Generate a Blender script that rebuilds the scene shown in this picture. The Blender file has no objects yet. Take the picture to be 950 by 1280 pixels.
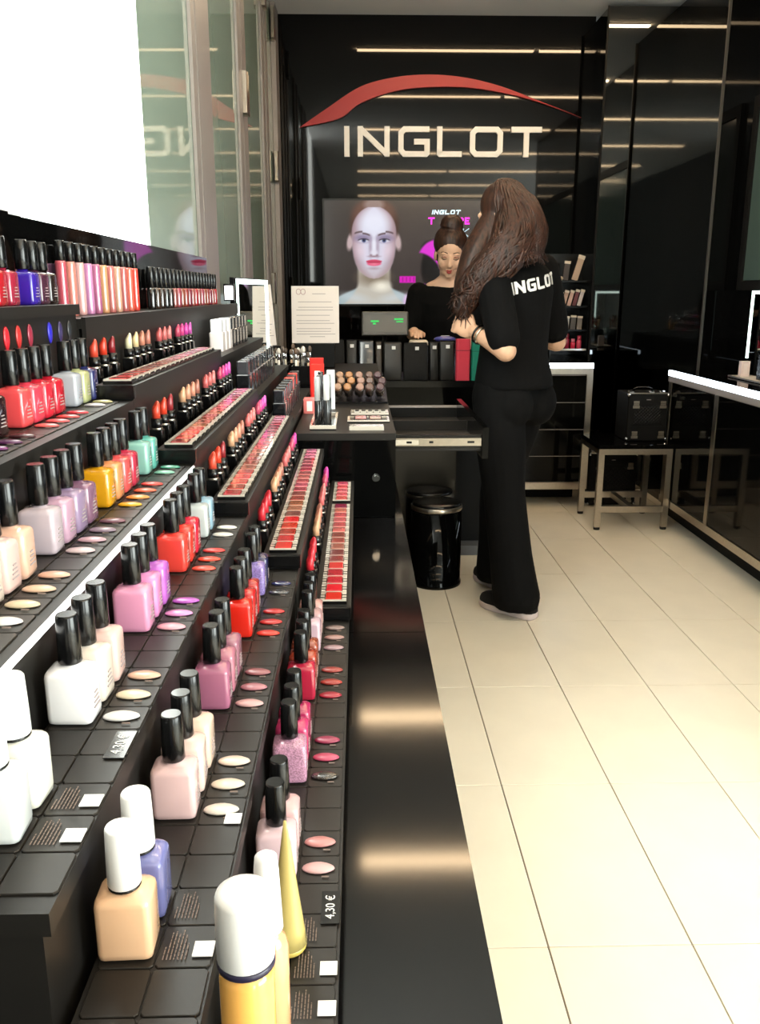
import bpy, bmesh, math, random
import numpy as np
from mathutils import Vector, Matrix
random.seed(7)
rng = np.random.default_rng(7)
SC = bpy.context.scene
COL = SC.collection

# ------------------------------------------------------------------ camera
cam_d = bpy.data.cameras.new('camera'); cam = bpy.data.objects.new('camera', cam_d); COL.objects.link(cam)
cam_d.sensor_fit = 'HORIZONTAL'; cam_d.sensor_width = 36.0; cam_d.lens = 36.0 * 1080.0 / 950.0
cam_d.clip_start = 0.02; cam_d.clip_end = 100
cam.location = (0, 0, 1.30)
cam.rotation_euler = (math.radians(90 - 14.2856), 0, math.radians(-1.3878))
SC.camera = cam
SC.view_settings.view_transform = 'Standard'; SC.view_settings.look = 'None'
SC.view_settings.gamma = 1.0; SC.view_settings.use_curve_mapping = False
SC.view_settings.exposure = 0.45

# ------------------------------------------------------------------ world and daylight
W = bpy.data.worlds.new('world'); SC.world = W; W.use_nodes = True
W.node_tree.nodes['Background'].inputs[0].default_value = (0.80, 0.90, 0.92, 1)
W.node_tree.nodes['Background'].inputs[1].default_value = 0.7

def area_light(name, loc, rot, sx, sy, power, color):
    d = bpy.data.lights.new(name, 'AREA'); d.shape = 'RECTANGLE'; d.size = sx; d.size_y = sy
    d.energy = power; d.color = color
    o = bpy.data.objects.new(name, d); COL.objects.link(o); o.location = loc; o.rotation_euler = rot
    return o
# daylight through the two shop-front windows behind the camera
area_light('daylight_shopfront_offscreen', (3.7, -5.12, 1.5), (math.radians(90), 0, 0), 1.5, 2.2, 90, (0.92, 1.0, 0.95))
area_light('daylight_side_window_offscreen', (4.56, -1.6, 1.5), (math.radians(90), 0, math.radians(90)), 3.4, 2.2, 300, (0.92, 1.0, 0.95))
STRIP_STRENGTH = 38.0

# ------------------------------------------------------------------ helpers
def lin(c):
    out = []
    for v in c[:3]:
        v = v / 255.0
        out.append(v / 12.92 if v <= 0.04045 else ((v + 0.055) / 1.055) ** 2.4)
    return (*out, 1.0)

def tone(c, k):
    '''colour scaled in linear light'''
    out = []
    for v in lin(c)[:3]:
        v *= k; out.append(255 * (v * 12.92 if v <= 0.0031308 else 1.055 * v ** (1 / 2.4) - 0.055))
    return tuple(out)
MATS = {}
def mat(name, color=(128, 128, 128), rough=0.5, metal=0.0, ior=1.5, coat=0.0, emit=None, estr=0.0,
        trans=0.0, alpha=1.0, noise=0.0, nscale=30.0, objcolor=False, bump=0.0, bscale=80.0, sheen=0.0, spec=0.5):
    if name in MATS: return MATS[name]
    m = bpy.data.materials.new(name); m.use_nodes = True
    nt = m.node_tree; b = nt.nodes['Principled BSDF']
    c = lin(color)
    b.inputs['Base Color'].default_value = c
    b.inputs['Roughness'].default_value = rough
    b.inputs['Metallic'].default_value = metal
    b.inputs['IOR'].default_value = ior
    b.inputs['Specular IOR Level'].default_value = spec
    if coat: b.inputs['Coat Weight'].default_value = coat; b.inputs['Coat Roughness'].default_value = 0.05
    if sheen: b.inputs['Sheen Weight'].default_value = sheen
    if trans: b.inputs['Transmission Weight'].default_value = trans
    if emit is not None:
        b.inputs['Emission Color'].default_value = lin(emit); b.inputs['Emission Strength'].default_value = estr
    src = None
    if objcolor:
        oi = nt.nodes.new('ShaderNodeObjectInfo'); src = oi.outputs['Color']
    if noise:
        tc = nt.nodes.new('ShaderNodeTexCoord'); nz = nt.nodes.new('ShaderNodeTexNoise')
        nz.inputs['Scale'].default_value = nscale; nz.inputs['Detail'].default_value = 4
        nt.links.new(tc.outputs['Object'], nz.inputs['Vector'])
        mr = nt.nodes.new('ShaderNodeMapRange'); mr.inputs[1].default_value = 0.3; mr.inputs[2].default_value = 0.7
        mr.inputs[3].default_value = 1 - noise; mr.inputs[4].default_value = 1 + noise
        nt.links.new(nz.outputs['Fac'], mr.inputs[0])
        mx = nt.nodes.new('ShaderNodeVectorMath'); mx.operation = 'SCALE'
        if src is not None: nt.links.new(src, mx.inputs[0])
        else: mx.inputs[0].default_value = c[:3]
        nt.links.new(mr.outputs[0], mx.inputs['Scale'])
        src = mx.outputs[0]
    if src is not None: nt.links.new(src, b.inputs['Base Color'])
    if bump:
        tc = nt.nodes.new('ShaderNodeTexCoord'); nz = nt.nodes.new('ShaderNodeTexNoise')
        nz.inputs['Scale'].default_value = bscale; nz.inputs['Detail'].default_value = 3
        nt.links.new(tc.outputs['Object'], nz.inputs['Vector'])
        bp = nt.nodes.new('ShaderNodeBump'); bp.inputs['Strength'].default_value = bump; bp.inputs['Distance'].default_value = 0.01
        nt.links.new(nz.outputs['Fac'], bp.inputs['Height']); nt.links.new(bp.outputs['Normal'], b.inputs['Normal'])
    MATS[name] = m
    return m

# surfaces
M_FLOORTILE = mat('cream_tile', (232, 223, 204), rough=0.28, noise=0.03, nscale=6)
M_GROUT = mat('grout', (120, 100, 85), rough=0.9)
M_CEIL = mat('ceiling_paint', (238, 238, 238), rough=0.8)
M_WALL = mat('wall_paint', (205, 205, 205), rough=0.7)
M_GLOSS = mat('black_gloss_glass', (7, 7, 7), rough=0.03, spec=0.28)
M_GLOSS2 = mat('black_gloss_furniture', (6, 6, 6), rough=0.05, spec=0.13)
M_SMOKED = mat('smoked_mirror_glass', (92, 93, 92), rough=0.03, metal=1.0)
M_WALLDARK = mat('dark_entrance_paint', (70, 72, 72), rough=0.7)
M_LEDGE = mat('black_gloss_laminate', (12, 12, 13), rough=0.085)
M_SHELF = mat('black_shelf', (24, 22, 20), rough=0.45, spec=0.35, noise=0.08, nscale=12)
M_PLATE = mat('black_slot_plate', (32, 29, 26), rough=0.42, spec=0.35, noise=0.06, nscale=15)
M_RISER = M_SHELF
M_GREENGLASS = mat('grey_green_glass', (142, 158, 146), rough=0.03, ior=2.0)
M_STEEL = mat('brushed_steel', (188, 180, 168), rough=0.28, metal=1.0, noise=0.06, nscale=60)
M_ALU = mat('anodised_aluminium', (158, 150, 147), rough=0.42, metal=0.35)
M_CHROME = mat('chrome', (225, 225, 225), rough=0.08, metal=1.0)
M_WHITE = mat('white_plastic', (236, 236, 236), rough=0.35)
M_BLACKP = mat('black_plastic', (9, 9, 10), rough=0.24, coat=0.15, spec=0.4)
M_BLACKM = mat('black_matte', (12, 12, 12), rough=0.6, spec=0.2)
M_RUBBER = mat('black_rubber', (14, 14, 14), rough=0.8)
M_LACQ = mat('lacquer', objcolor=True, rough=0.22, coat=0.8)
M_GLITTER = mat('glitter_lacquer', objcolor=True, rough=0.2, coat=0.8, noise=0.5, nscale=700)
M_CHIP = mat('nail_chip', objcolor=True, rough=0.3, coat=0.15)
M_BULLET = mat('lipstick_bullet', objcolor=True, rough=0.35, coat=0.2)
M_PAN = mat('lip_pan', objcolor=True, rough=0.18, coat=0.8)
M_CLEAR = mat('clear_acrylic', (196, 188, 176), rough=0.08, coat=0.6, spec=0.7)
M_TUBE = mat('gloss_tube', objcolor=True, rough=0.15, coat=1.0)
M_PRINT = mat('print_brown', (124, 108, 100), rough=0.8)
M_PRINTW = mat('print_white', (235, 235, 235), rough=0.7)
M_PRINTG = mat('print_grey', (150, 140, 140), rough=0.8)
M_PAPER = mat('paper', (226, 216, 210), rough=0.75)
M_TAG = mat('white_tag', (240, 240, 240), rough=0.6)
M_LED = mat('led_white', (255, 255, 255), emit=(225, 240, 255), estr=7.0)
M_LEDEDGE = mat('led_edge', (255, 255, 255), emit=(255, 255, 255), estr=1.15)
M_LEDMIRROR = mat('led_mirror_frame', (255, 255, 255), emit=(222, 250, 240), estr=2.6)
M_STRIP = mat('ceiling_strip_light', (255, 255, 255), emit=(255, 220, 174), estr=STRIP_STRENGTH)
M_LIGHTBOX = mat('lightbox_face', (255, 255, 255), emit=(250, 255, 248), estr=9.5)
M_LIGHTBOX2 = mat('white_side_panel', (244, 243, 242), rough=0.6)
M_MIRROR = mat('mirror', (230, 235, 232), rough=0.02, metal=1.0)
M_OBJ = mat('plain_coloured', objcolor=True, rough=0.45)
M_OBJG = mat('glossy_coloured', objcolor=True, rough=0.2, coat=0.5)
M_FABRIC = mat('black_fabric', (17, 17, 18), rough=0.85, bump=0.15, bscale=90, noise=0.15, nscale=40)
M_REDLOGO = mat('red_logo', (168, 22, 28), rough=0.35)
M_WHITELOGO = mat('white_logo', (250, 248, 245), rough=0.4)

class MB:
    """collects shapes, builds one mesh"""
    def __init__(s): s.v = []; s.f = []; s.sm = []
    def add(s, vs, fs, smooth=False):
        n = len(s.v); s.v += [tuple(v) for v in vs]
        for f in fs: s.f.append(tuple(i + n for i in f)); s.sm.append(smooth)
        return s
    def box(s, x0, x1, y0, y1, z0, z1):
        v = [(x, y, z) for z in (z0, z1) for y in (y0, y1) for x in (x0, x1)]
        return s.add(v, [(0, 2, 3, 1), (4, 5, 7, 6), (0, 1, 5, 4), (2, 6, 7, 3), (0, 4, 6, 2), (1, 3, 7, 5)])
    def cbox(s, x0, x1, y0, y1, z0, z1, c):
        """box with its vertical edges chamfered and a small top chamfer"""
        def ring(i, z): 
            a, b, d, e = x0 + i, x1 - i, y0 + i, y1 - i
            return [(a + c, d, z), (b - c, d, z), (b, d + c, z), (b, e - c, z), (b - c, e, z), (a + c, e, z), (a, e - c, z), (a, d + c, z)]
        t = min(c * 0.6, (z1 - z0) * 0.3)
        return s.rings([ring(0, z0), ring(0, z1 - t), ring(t, z1)])
    def rings(s, R, smooth=False, cap=True):
        n = len(R[0]); vs = [p for r in R for p in r]; fs = []
        for i in range(len(R) - 1):
            for j in range(n):
                a, b = i * n + j, i * n + (j + 1) % n
                fs.append((a, b, b + n, a + n))
        k = len(s.f)
        s.add(vs, fs, smooth)
        if cap:
            base = len(s.v) - len(vs)
            s.f.append(tuple(base + j for j in reversed(range(n)))); s.sm.append(False)
            s.f.append(tuple(base + (len(R) - 1) * n + j for j in range(n))); s.sm.append(False)
        return s
    def lathe(s, prof, n=20, c=(0, 0), smooth=True, sx=1.0, sy=1.0):
        R = [[(c[0] + r * sx * math.cos(2 * math.pi * j / n), c[1] + r * sy * math.sin(2 * math.pi * j / n), z) for j in range(n)] for r, z in prof]
        return s.rings(R, smooth)
    def cyl(s, p, q, r, n=12, r2=None, smooth=True):
        p = Vector(p); q = Vector(q); d = (q - p).normalized(); r2 = r if r2 is None else r2
        a = d.orthogonal().normalized(); b = d.cross(a)
        R = [[tuple(c + (a * math.cos(2 * math.pi * j / n) + b * math.sin(2 * math.pi * j / n)) * rr) for j in range(n)] for c, rr in ((p, r), (q, r2))]
        return s.rings(R, smooth)
    def tube(s, pts, rad, n=10, smooth=True):
        pts = [Vector(p) for p in pts]; R = []
        if not isinstance(rad, (list, tuple)): rad = [rad] * len(pts)
        prev = None
        for i, p in enumerate(pts):
            d = (pts[min(i + 1, len(pts) - 1)] - pts[max(i - 1, 0)]).normalized()
            if prev is None: a = d.orthogonal().normalized()
            else: a = (prev - d * prev.dot(d)).normalized()
            prev = a; b = d.cross(a)
            R.append([tuple(p + (a * math.cos(2 * math.pi * j / n) + b * math.sin(2 * math.pi * j / n)) * rad[i]) for j in range(n)])
        return s.rings(R, smooth)
    def ell(s, c, r, n=16, m=10, rot=None):
        vs = []; fs = []
        for i in range(m + 1):
            t = math.pi * i / m
            for j in range(n):
                u = 2 * math.pi * j / n
                p = Vector((r[0] * math.sin(t) * math.cos(u), r[1] * math.sin(t) * math.sin(u), -r[2] * math.cos(t)))
                if rot is not None: p = rot @ p
                vs.append(tuple(p + Vector(c)))
        for i in range(m):
            for j in range(n):
                a, b = i * n + j, i * n + (j + 1) % n
                fs.append((a, b, b + n, a + n))
        return s.add(vs, fs, True)
    def prism(s, poly, axis, a0, a1):
        """extrude a 2-D polygon along an axis: axis 'y' -> poly is (x,z)"""
        def pt(p, a): return (p[0], a, p[1]) if axis == 'y' else ((p[0], p[1], a) if axis == 'z' else (a, p[0], p[1]))
        return s.rings([[pt(p, a0) for p in poly], [pt(p, a1) for p in poly]])
    def xf(s, M, start=0):
        s.v[start:] = [tuple(M @ Vector(v)) for v in s.v[start:]]; return s
    def mesh(s, name):
        m = bpy.data.meshes.new(name); m.from_pydata(s.v, [], s.f)
        m.polygons.foreach_set('use_smooth', s.sm)
        bm = bmesh.new(); bm.from_mesh(m); bmesh.ops.recalc_face_normals(bm, faces=bm.faces); bm.to_mesh(m); bm.free()
        m.update(); return m

def link(name, me, m=None, parent=None, loc=(0, 0, 0), rot=(0, 0, 0), color=None, scale=None):
    if isinstance(me, MB): me = me.mesh(name)
    o = bpy.data.objects.new(name, me); COL.objects.link(o)
    if m is not None and len(me.materials) == 0: me.materials.append(m)
    elif m is not None and me.materials[0] != m:
        o.material_slots[0].link = 'OBJECT'; o.material_slots[0].material = m
    o.parent = parent; o.location = loc; o.rotation_euler = rot
    if scale: o.scale = scale
    if color is not None: o.color = lin(color)
    return o
def empty(name, loc=(0, 0, 0), rot=(0, 0, 0)):
    o = bpy.data.objects.new(name, None); COL.objects.link(o); o.location = loc; o.rotation_euler = rot
    o.empty_display_size = 0.05; return o
def tag(o, label=None, cat=None, group=None, kind=None):
    if label: o['label'] = label
    if cat: o['category'] = cat
    if group: o['group'] = group
    if kind: o['kind'] = kind
    return o
def struct(name, me, m, label=None, parent=None):
    o = link(name, me, m, parent)
    if parent is None:
        tag(o, kind='structure')
        if label: o['label'] = label
    return o
def box_part(name, b, m, parent, color=None): return link(name, MB().box(*b), m, parent, color=color)
ORD = ['first', 'second', 'third', 'fourth', 'fifth', 'sixth', 'seventh', 'eighth', 'ninth', 'tenth', 'eleventh', 'twelfth', 'thirteenth', 'fourteenth',
       'fifteenth', 'sixteenth', 'seventeenth', 'eighteenth', 'nineteenth', 'twentieth', 'twenty-first', 'twenty-second', 'twenty-third', 'twenty-fourth', 'twenty-fifth']

def stroke(mb, path, t, y0, y1, closed=False):
    """thick polyline in the x-z plane with mitred joints, extruded from y0 to y1"""
    P = [Vector((p[0], p[1])) for p in path]; n = len(P); L = []; Rr = []
    for i in range(n):
        if closed: a, b = P[i - 1], P[(i + 1) % n]
        else: a, b = P[max(i - 1, 0)], P[min(i + 1, n - 1)]
        d1 = (P[i] - a).normalized() if (P[i] - a).length > 1e-9 else (b - P[i]).normalized()
        d2 = (b - P[i]).normalized() if (b - P[i]).length > 1e-9 else d1
        n1 = Vector((-d1.y, d1.x)); n2 = Vector((-d2.y, d2.x)); mt = (n1 + n2).normalized()
        k = (t / 2) / max(0.35, mt.dot(n1))
        L.append(P[i] + mt * k); Rr.append(P[i] - mt * k)
    m = n if closed else n - 1
    for i in range(m):
        j = (i + 1) % n
        mb.prism([tuple(Rr[i]), tuple(Rr[j]), tuple(L[j]), tuple(L[i])], 'y', y0, y1)
    return mb
def letter_paths(ch, x0, x1, z0, z1, t):
    h = t / 2; a, b, c, d = x0 + h, x1 - h, z0 + h, z1 - h; k = (z1 - z0) * 0.12; mid = (c + d) / 2
    if ch == 'I': return [([((x0 + x1) / 2, z0), ((x0 + x1) / 2, z1)], False)]
    if ch == 'N': return [([(a, z0), (a, z1)], False), ([(b, z0), (b, z1)], False), ([(a, z1 - h * .8), (b, z0 + h * .8)], False)]
    if ch == 'G': return [([(x1 - h * .2, d), (a + k, d), (a, d - k), (a, c + k), (a + k, c), (b - k * .3, c), (b, c + k * .3), (b, mid), ((a + b) / 2, mid)], False)]
    if ch == 'L': return [([(a, z1), (a, c + k * .2), (a + k * .2, c), (x1, c)], False)]
    if ch == 'O': return [([(a + k, d), (a, d - k), (a, c + k), (a + k, c), (b - k, c), (b, c + k), (b, d - k), (b - k, d)], True)]
    if ch == 'T': return [([(x0, d), (x1, d)], False), ([((a + b) / 2, z0), ((a + b) / 2, d - h * .9)], False)]
    if ch == 'R': return [([(a, z0), (a, d), (b - k, d), (b, d - k), (b, mid + k), (b - k, mid), (a + h, mid)], False), ([((a + b) / 2, mid - h), (b, z0)], False)]
    if ch == 'E': return [([(x1, d), (a, d), (a, c), (x1, c)], False), ([(a + h, mid), (x1 - k, mid)], False)]
    if ch == 'K': return [([(a, z0), (a, z1)], False), ([(b, z1), (a + h, mid), (b, z0)], False)]
    if ch == 'X': return [([(a, z0), (b, z1)], False), ([(a, z1), (b, z0)], False)]
    return []
def word(mb, txt, x0, z0, h, w, gap, t, y0, y1):
    x = x0
    for ch in txt:
        ww = t if ch == 'I' else w
        for p, cl in letter_paths(ch, x, x + ww, z0, z0 + h, t): stroke(mb, p, t, y0, y1, cl)
        x += ww + gap
    return mb

# ================================================================== ROOM SHELL
ZC = 2.98; D = 6.0
XL = -0.52
floor = struct('floor', MB().box(-0.7, 5.0, -5.3, 6.2, -0.06, -0.006), M_GROUT, 'floor bed under the cream tiles')
# tiles 0.297 x 0.601, own edges; laid from the shop front to the back wall
tile_me = MB().cbox(-0.1472, 0.1472, -0.2990, 0.2990, -0.006, 0.0, 0.0012).mesh('tile'); tile_me.materials.append(M_FLOORTILE)
for i in range(-3, 7):
    for j in range(-1, 9):
        o = link('tile', tile_me, None, floor, (0.381 + 0.2975 * (i + 0.5), 1.4865 + 0.6005 * (j + 0.5), 0))
far_me = MB().box(-0.7, 5.0, -5.3, 0.88, -0.006, 0.0).box(2.47, 5.0, 0.88, 1.4, -0.006, 0.0)
struct('floor_entrance', far_me, M_FLOORTILE, 'cream tiled floor towards the shop front')
struct('ceiling', MB().box(-0.7, 5.0, -5.3, 6.2, ZC, ZC + 0.08), M_CEIL, 'white ceiling')
# back wall: glossy black panels
wb = struct('wall_back', MB().box(-0.56, 1.507, D, D + 0.1, 0, ZC), M_GLOSS, 'glossy black back wall')
# right return block, glossy black
struct('wall_back_right', MB().box(1.507, 1.925, 5.69, D + 0.1, 0, ZC - 0.03), M_SMOKED, 'glossy black panel beside the logo wall')
struct('wall_right_block', MB().box(1.925, 2.12, 4.90, D + 0.1, 0, ZC - 0.03), M_GLOSS, 'glossy black column at the end of the right counter')
struct('trim_1', MB().box(1.912, 1.925, 4.888, 4.90, 0, ZC - 0.03), mat('dark_trim', (64, 62, 60), rough=0.4), 'thin metal corner trim')
struct('trim_2', MB().box(1.496, 1.507, 5.68, 5.69, 0, ZC - 0.03), M_BLACKM, 'thin dark corner trim')
struct('wall_right', MB().box(2.08, 2.2, 1.4, 4.90, 0, ZC - 0.02), M_GLOSS, 'glossy black right wall')
struct('wall_right_return', MB().box(2.08, 4.6, 1.3, 1.4, 0, ZC), M_WALLDARK)
struct('wall_right_entrance', MB().box(4.6, 4.7, -5.2, 1.4, 0, 0.35).box(4.6, 4.7, -5.2, 1.4, 2.65, ZC).box(4.6, 4.7, 0.15, 1.4, 0.35, 2.65).box(4.6, 4.7, -5.2, -3.35, 0.35, 2.65), M_WALLDARK)
struct('wall_front', MB().box(-0.6, 2.9, -5.3, -5.2, 0, ZC).box(4.5, 4.7, -5.3, -5.2, 0, ZC).box(2.9, 4.5, -5.3, -5.2, 2.65, ZC).box(2.9, 4.5, -5.3, -5.2, 0, 0.35), M_WALLDARK)
struct('wall_left_entrance', MB().box(XL - 0.1, XL, -5.3, 0.9, 0, ZC), M_WALLDARK)
struct('wall_left', MB().box(XL - 0.1, XL, 0.9, 6.05, 0, 0.30), M_WALL, 'left wall')
struct('wall_left_back', MB().box(XL - 0.16, XL - 0.10, 0.9, 6.05, 0.30, ZC), mat('dark_backing', (90, 100, 96), rough=0.7))

rw = empty('window_5', (2.08, 3.3, 1.36)); tag(rw, 'dark tinted window above the right counter', kind='structure')
for a, b_ in ((-1.5, -0.06), (-0.0, 1.47)):
    link('pane', MB().box(-0.008, -0.001, a, b_, 0.0, 0.86), mat('tinted_pane', (74, 92, 88), rough=0.08), rw)
link('frame', MB().box(-0.02, -0.001, -1.55, 1.52, -0.05, -0.002).box(-0.02, -0.001, -1.55, 1.52, 0.862, 0.92).box(-0.02, -0.001, 1.472, 1.52, -0.002, 0.862).box(-0.02, -0.001, -0.058, -0.002, -0.002, 0.862), M_BLACKM, rw)
# ceiling strip lights: slim recessed lines running across the shop
k = 0
for r, Y in enumerate([5.22, 3.72, 2.12, 0.50, -1.15, -2.8, -4.4]):
    segs = [(0.0, 1.265), (1.305, 2.05)] if Y > 1.5 else [(0.0, 1.265), (1.305, 2.6)]
    for q, (a, b) in enumerate(segs):
        if Y > 5 and b > 1.9: b = 1.90
        t = empty('ceiling_light_offscreen', (a, Y, ZC))
        link('housing', MB().box(0, b - a, -0.024, -0.0182, -0.006, 0).box(0, b - a, 0.0182, 0.024, -0.006, 0), M_ALU, t)
        link('diffuser', MB().box(0.002, b - a - 0.002, -0.018, 0.018, -0.014, 0), M_STRIP, t)
        tag(t, '%s warm linear ceiling light, %s row out from the logo wall' % (['longer', 'shorter'][q] if Y > 1.5 else ['inner', 'outer'][q], ORD[r]), 'ceiling light', 'linear ceiling lights')

# big lightbox and glass doors along the left wall
lb = empty('light_box', (XL, 1.9, 0.3))
link('face', MB().box(-0.06, -0.004, -0.45, 0.37, 1.0, ZC - 0.3), M_LIGHTBOX, lb)
link('lower_panel', MB().box(-0.06, -0.008, -0.45, 0.37, 0, 0.998), M_LIGHTBOX2, lb)
link('side_face', MB().box(-0.06, -0.008, -1.0, -0.46, 0, ZC - 0.3), M_LIGHTBOX2, lb)
tag(lb, 'tall glowing white light panel on the left wall above the nail polish shelves', 'light box')
def glass_door(n, y0, y1, stiles, hinges, label, rz=0.0):
    w = empty('window_%d' % n, (XL, y0, 0.3), (0, 0, rz)); tag(w, label, kind='structure')
    link('pane', MB().box(-0.012, 0.0, 0.002, y1 - y0 - 0.002, 0, ZC - 0.3), M_GREENGLASS, w)
    for a, b, dpt in stiles:
        link('stile', MB().box(0.001, dpt, a - y0, b - y0, 0, ZC - 0.302), M_ALU, w)
    for hy, hz in hinges:
        h = link('hinge', MB().cyl((0.02, hy - y0, hz - 0.3 - 0.09), (0.02, hy - y0, hz - 0.3 + 0.09), 0.014).box(0.012, 0.03, hy - y0 - 0.05, hy - y0 + 0.05, hz - 0.3 - 0.085, hz - 0.3 + 0.085), M_STEEL, w)
glass_door(1, 2.275, 3.10, [(2.90, 2.96, 0.012), (3.0, 3.09, 0.008)], [], 'grey green reflective glass door beside the light panel', -0.013)
glass_door(2, 3.11, 4.18, [(3.12, 3.30, 0.01), (4.02, 4.12, 0.012)], [(4.18, 2.15)], 'grey green glass door between aluminium stiles', -0.006)
glass_door(3, 4.20, 5.25, [(4.21, 4.36, 0.01), (5.08, 5.2, 0.012)], [(5.2, 2.87), (5.3, 1.32)], 'narrow grey green glass door near the logo wall')
glass_door(4, 5.27, 5.97, [(5.28, 5.40, 0.01), (5.75, 5.96, 0.03)], [(5.72, 2.85), (5.72, 2.05)], 'grey green glass strip beside the logo wall')

# ================================================================== LOGO
lg = empty('wall_logo', (0, D, 2.14)); YB = -0.022
oa = [(-0.3702, 2.3219), (-0.2057, 2.4271), (0.0206, 2.5627), (0.2449, 2.6193), (0.4692, 2.6349), (0.6943, 2.6176), (0.9214, 2.5673), (1.1512, 2.4896), (1.4415, 2.3884)]
ia = [(-0.3702, 2.3219), (-0.1161, 2.3753), (0.0201, 2.4660), (0.2453, 2.5391), (0.4702, 2.5629), (0.6957, 2.562), (0.9226, 2.5321), (1.1515, 2.4813), (1.4415, 2.3884)]
def catmull(P, n):
    out = []; P = [P[0]] + list(P) + [P[-1]]
    for i in range(1, len(P) - 2):
        for j in range(n):
            t = j / n; q = []
            for c in range(2):
                a, b, d, e = P[i - 1][c], P[i][c], P[i + 1][c], P[i + 2][c]
                q.append(0.5 * (2 * b + (d - a) * t + (2 * a - 5 * b + 4 * d - e) * t * t + (3 * b - a - 3 * d + e) * t ** 3))
            out.append(tuple(q))
    out.append(P[-2]); return out
A = catmull(oa, 6); B = catmull(ia, 6)
mb = MB()
for i in range(len(A) - 1):
    mb.prism([(A[i][0], A[i][1] - 2.14), (B[i][0], B[i][1] - 2.1401), (B[i + 1][0], B[i + 1][1] - 2.1401), (A[i + 1][0], A[i + 1][1] - 2.14)], 'y', YB, -0.002)
link('arc', mb, M_REDLOGO, lg)['label'] = 'red swoosh arc'
for ch, x0, x1 in [('I', -0.086, -0.051), ('N', 0.001, 0.207), ('G', 0.263, 0.466), ('L', 0.513, 0.674), ('O', 0.726, 0.939), ('T', 0.993, 1.190)]:
    mb = MB()
    for q, (p, cl) in enumerate(letter_paths(ch, x0, x1, 0.008, 0.191, 0.034)): stroke(mb, p, 0.034, YB - 0.0012 * q, -0.002, cl)
    link('letter', mb, M_WHITELOGO, lg)['label'] = 'white letter ' + ch
tag(lg, 'white INGLOT lettering under a red arc on the black back wall', 'sign')
# ================================================================== STEPPED DISPLAY (left side)
TZ = [1.286, 1.161, 1.074, 1.000, 0.922, 0.844]          # tier heights, top to bottom
TX = [-0.385, -0.303, -0.226, -0.157, -0.087, -0.0165]   # front edges
BACKX = -0.470
YE = 1.170                                               # nail polish unit ends, lipstick unit starts
LEDGE_Z = 0.770
PITCH = 0.0347
def slotY(k): return 0.578 + PITCH * k
TIERWORD = ['top shelf', 'second tier', 'third tier with the glowing edge', 'fourth tier', 'fifth tier', 'lowest tier']

# low glossy base the whole display stands on
base = empty('base_cabinet', (-0.2, 0.0, 0))
bx0, bx1 = -0.515 + 0.2, 0.105 + 0.2
link('carcass', MB().box(bx0, bx1 - 0.02, -0.6, 4.1, 0.08, LEDGE_Z - 0.03), M_RISER, base)
link('plinth', MB().box(bx0, bx1 - 0.06, -0.6, 4.1, 0.0, 0.08), M_BLACKM, base)
for a, b in ((-0.6, 1.298), (1.301, 4.1)):
    link('top_panel', MB().box(bx0, bx1, a, b, LEDGE_Z - 0.03, LEDGE_Z - 0.001), M_LEDGE, base)
for a, b in ((-0.6, 0.35), (0.355, 1.30), (1.305, 2.25), (2.255, 3.2), (3.205, 4.1)):
    link('door', MB().box(bx1 - 0.02, bx1 - 0.002, a + 0.002, b - 0.002, 0.09, LEDGE_Z - 0.034), M_GLOSS, base)
tag(base, 'long low black cabinet with a mirror-gloss top under the stepped displays', 'cabinet')

pd = empty('nail_polish_display', (-0.25, 0.77, LEDGE_Z))
ox, oy, oz = pd.location
def PB(name, b, m, parent=pd, off=(ox, oy, oz)):
    return link(name, MB().box(b[0] - off[0], b[1] - off[0], b[2] - off[1], b[3] - off[1], b[4] - off[2], b[5] - off[2]), m, parent)
# back panel
PB('back_panel', (-0.50, BACKX, 0.374, 1.236, LEDGE_Z + 0.001, 1.405), M_GLOSS)
tier_parts = []
for i in range(6):
    xb = BACKX if i == 0 else TX[i - 1]
    y0 = 0.374 if i < 4 else 0.16
    ye = 1.235 if i == 0 else YE
    body = MB().box(xb - ox, TX[i] - 0.006 - ox, y0 + 0.004 - oy, ye - oy, 0.001, TZ[i] - 0.016 - oz)
    t = link('tier', body, M_RISER, pd)
    link('shelf_top', MB().box(xb + (0.0005) - ox, TX[i] - ox, y0 - oy, ye - oy, TZ[i] - 0.0158 - oz, TZ[i] - 0.0022 - oz), M_SHELF, t)
    tier_parts.append(t)
PB('light_edge', (TX[2] + 0.0003, TX[2] + 0.002, 0.374, YE - 0.012, TZ[2] - 0.0085, TZ[2] - 0.0025), M_LEDEDGE)
# slot plates: one under each bottle, one beside it for the colour chip
plate_me = MB().cbox(-0.0160, 0.0160, -0.01685, 0.01685, -0.0022, -0.0008, 0.002).mesh('slot_plate'); plate_me.materials.append(M_PLATE)
chip_mb = MB()
R = []
for rr, zz in ((1.0, 0.0), (0.96, 0.0016), (0.8, 0.0030), (0.5, 0.0040), (0.15, 0.0044)):
    ring = []
    for j in range(18):
        u = 2 * math.pi * j / 18; x = math.cos(u); y = math.sin(u)
        if x > 0.3: y *= 1 - 0.30 * (x - 0.3)          # tip drawn out to a point
        ring.append((0.0135 * rr * x, 0.0073 * rr * y, zz * 0.7))
    R.append(ring)
chip_mb.rings(R, True); chip_me = chip_mb.mesh('nail_tip'); chip_me.materials.append(M_CHIP)
foot_me = MB().box(-0.003, 0.003, -0.0006, 0.0006, 0, 0.0008).mesh('chip_number'); foot_me.materials.append(M_PRINT)
tag_me = MB().box(-0.006, 0.006, -0.006, 0.006, 0, 0.0008).mesh('price_tag'); tag_me.materials.append(M_TAG)
tm = MB(); rt = random.Random(5)
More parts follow.
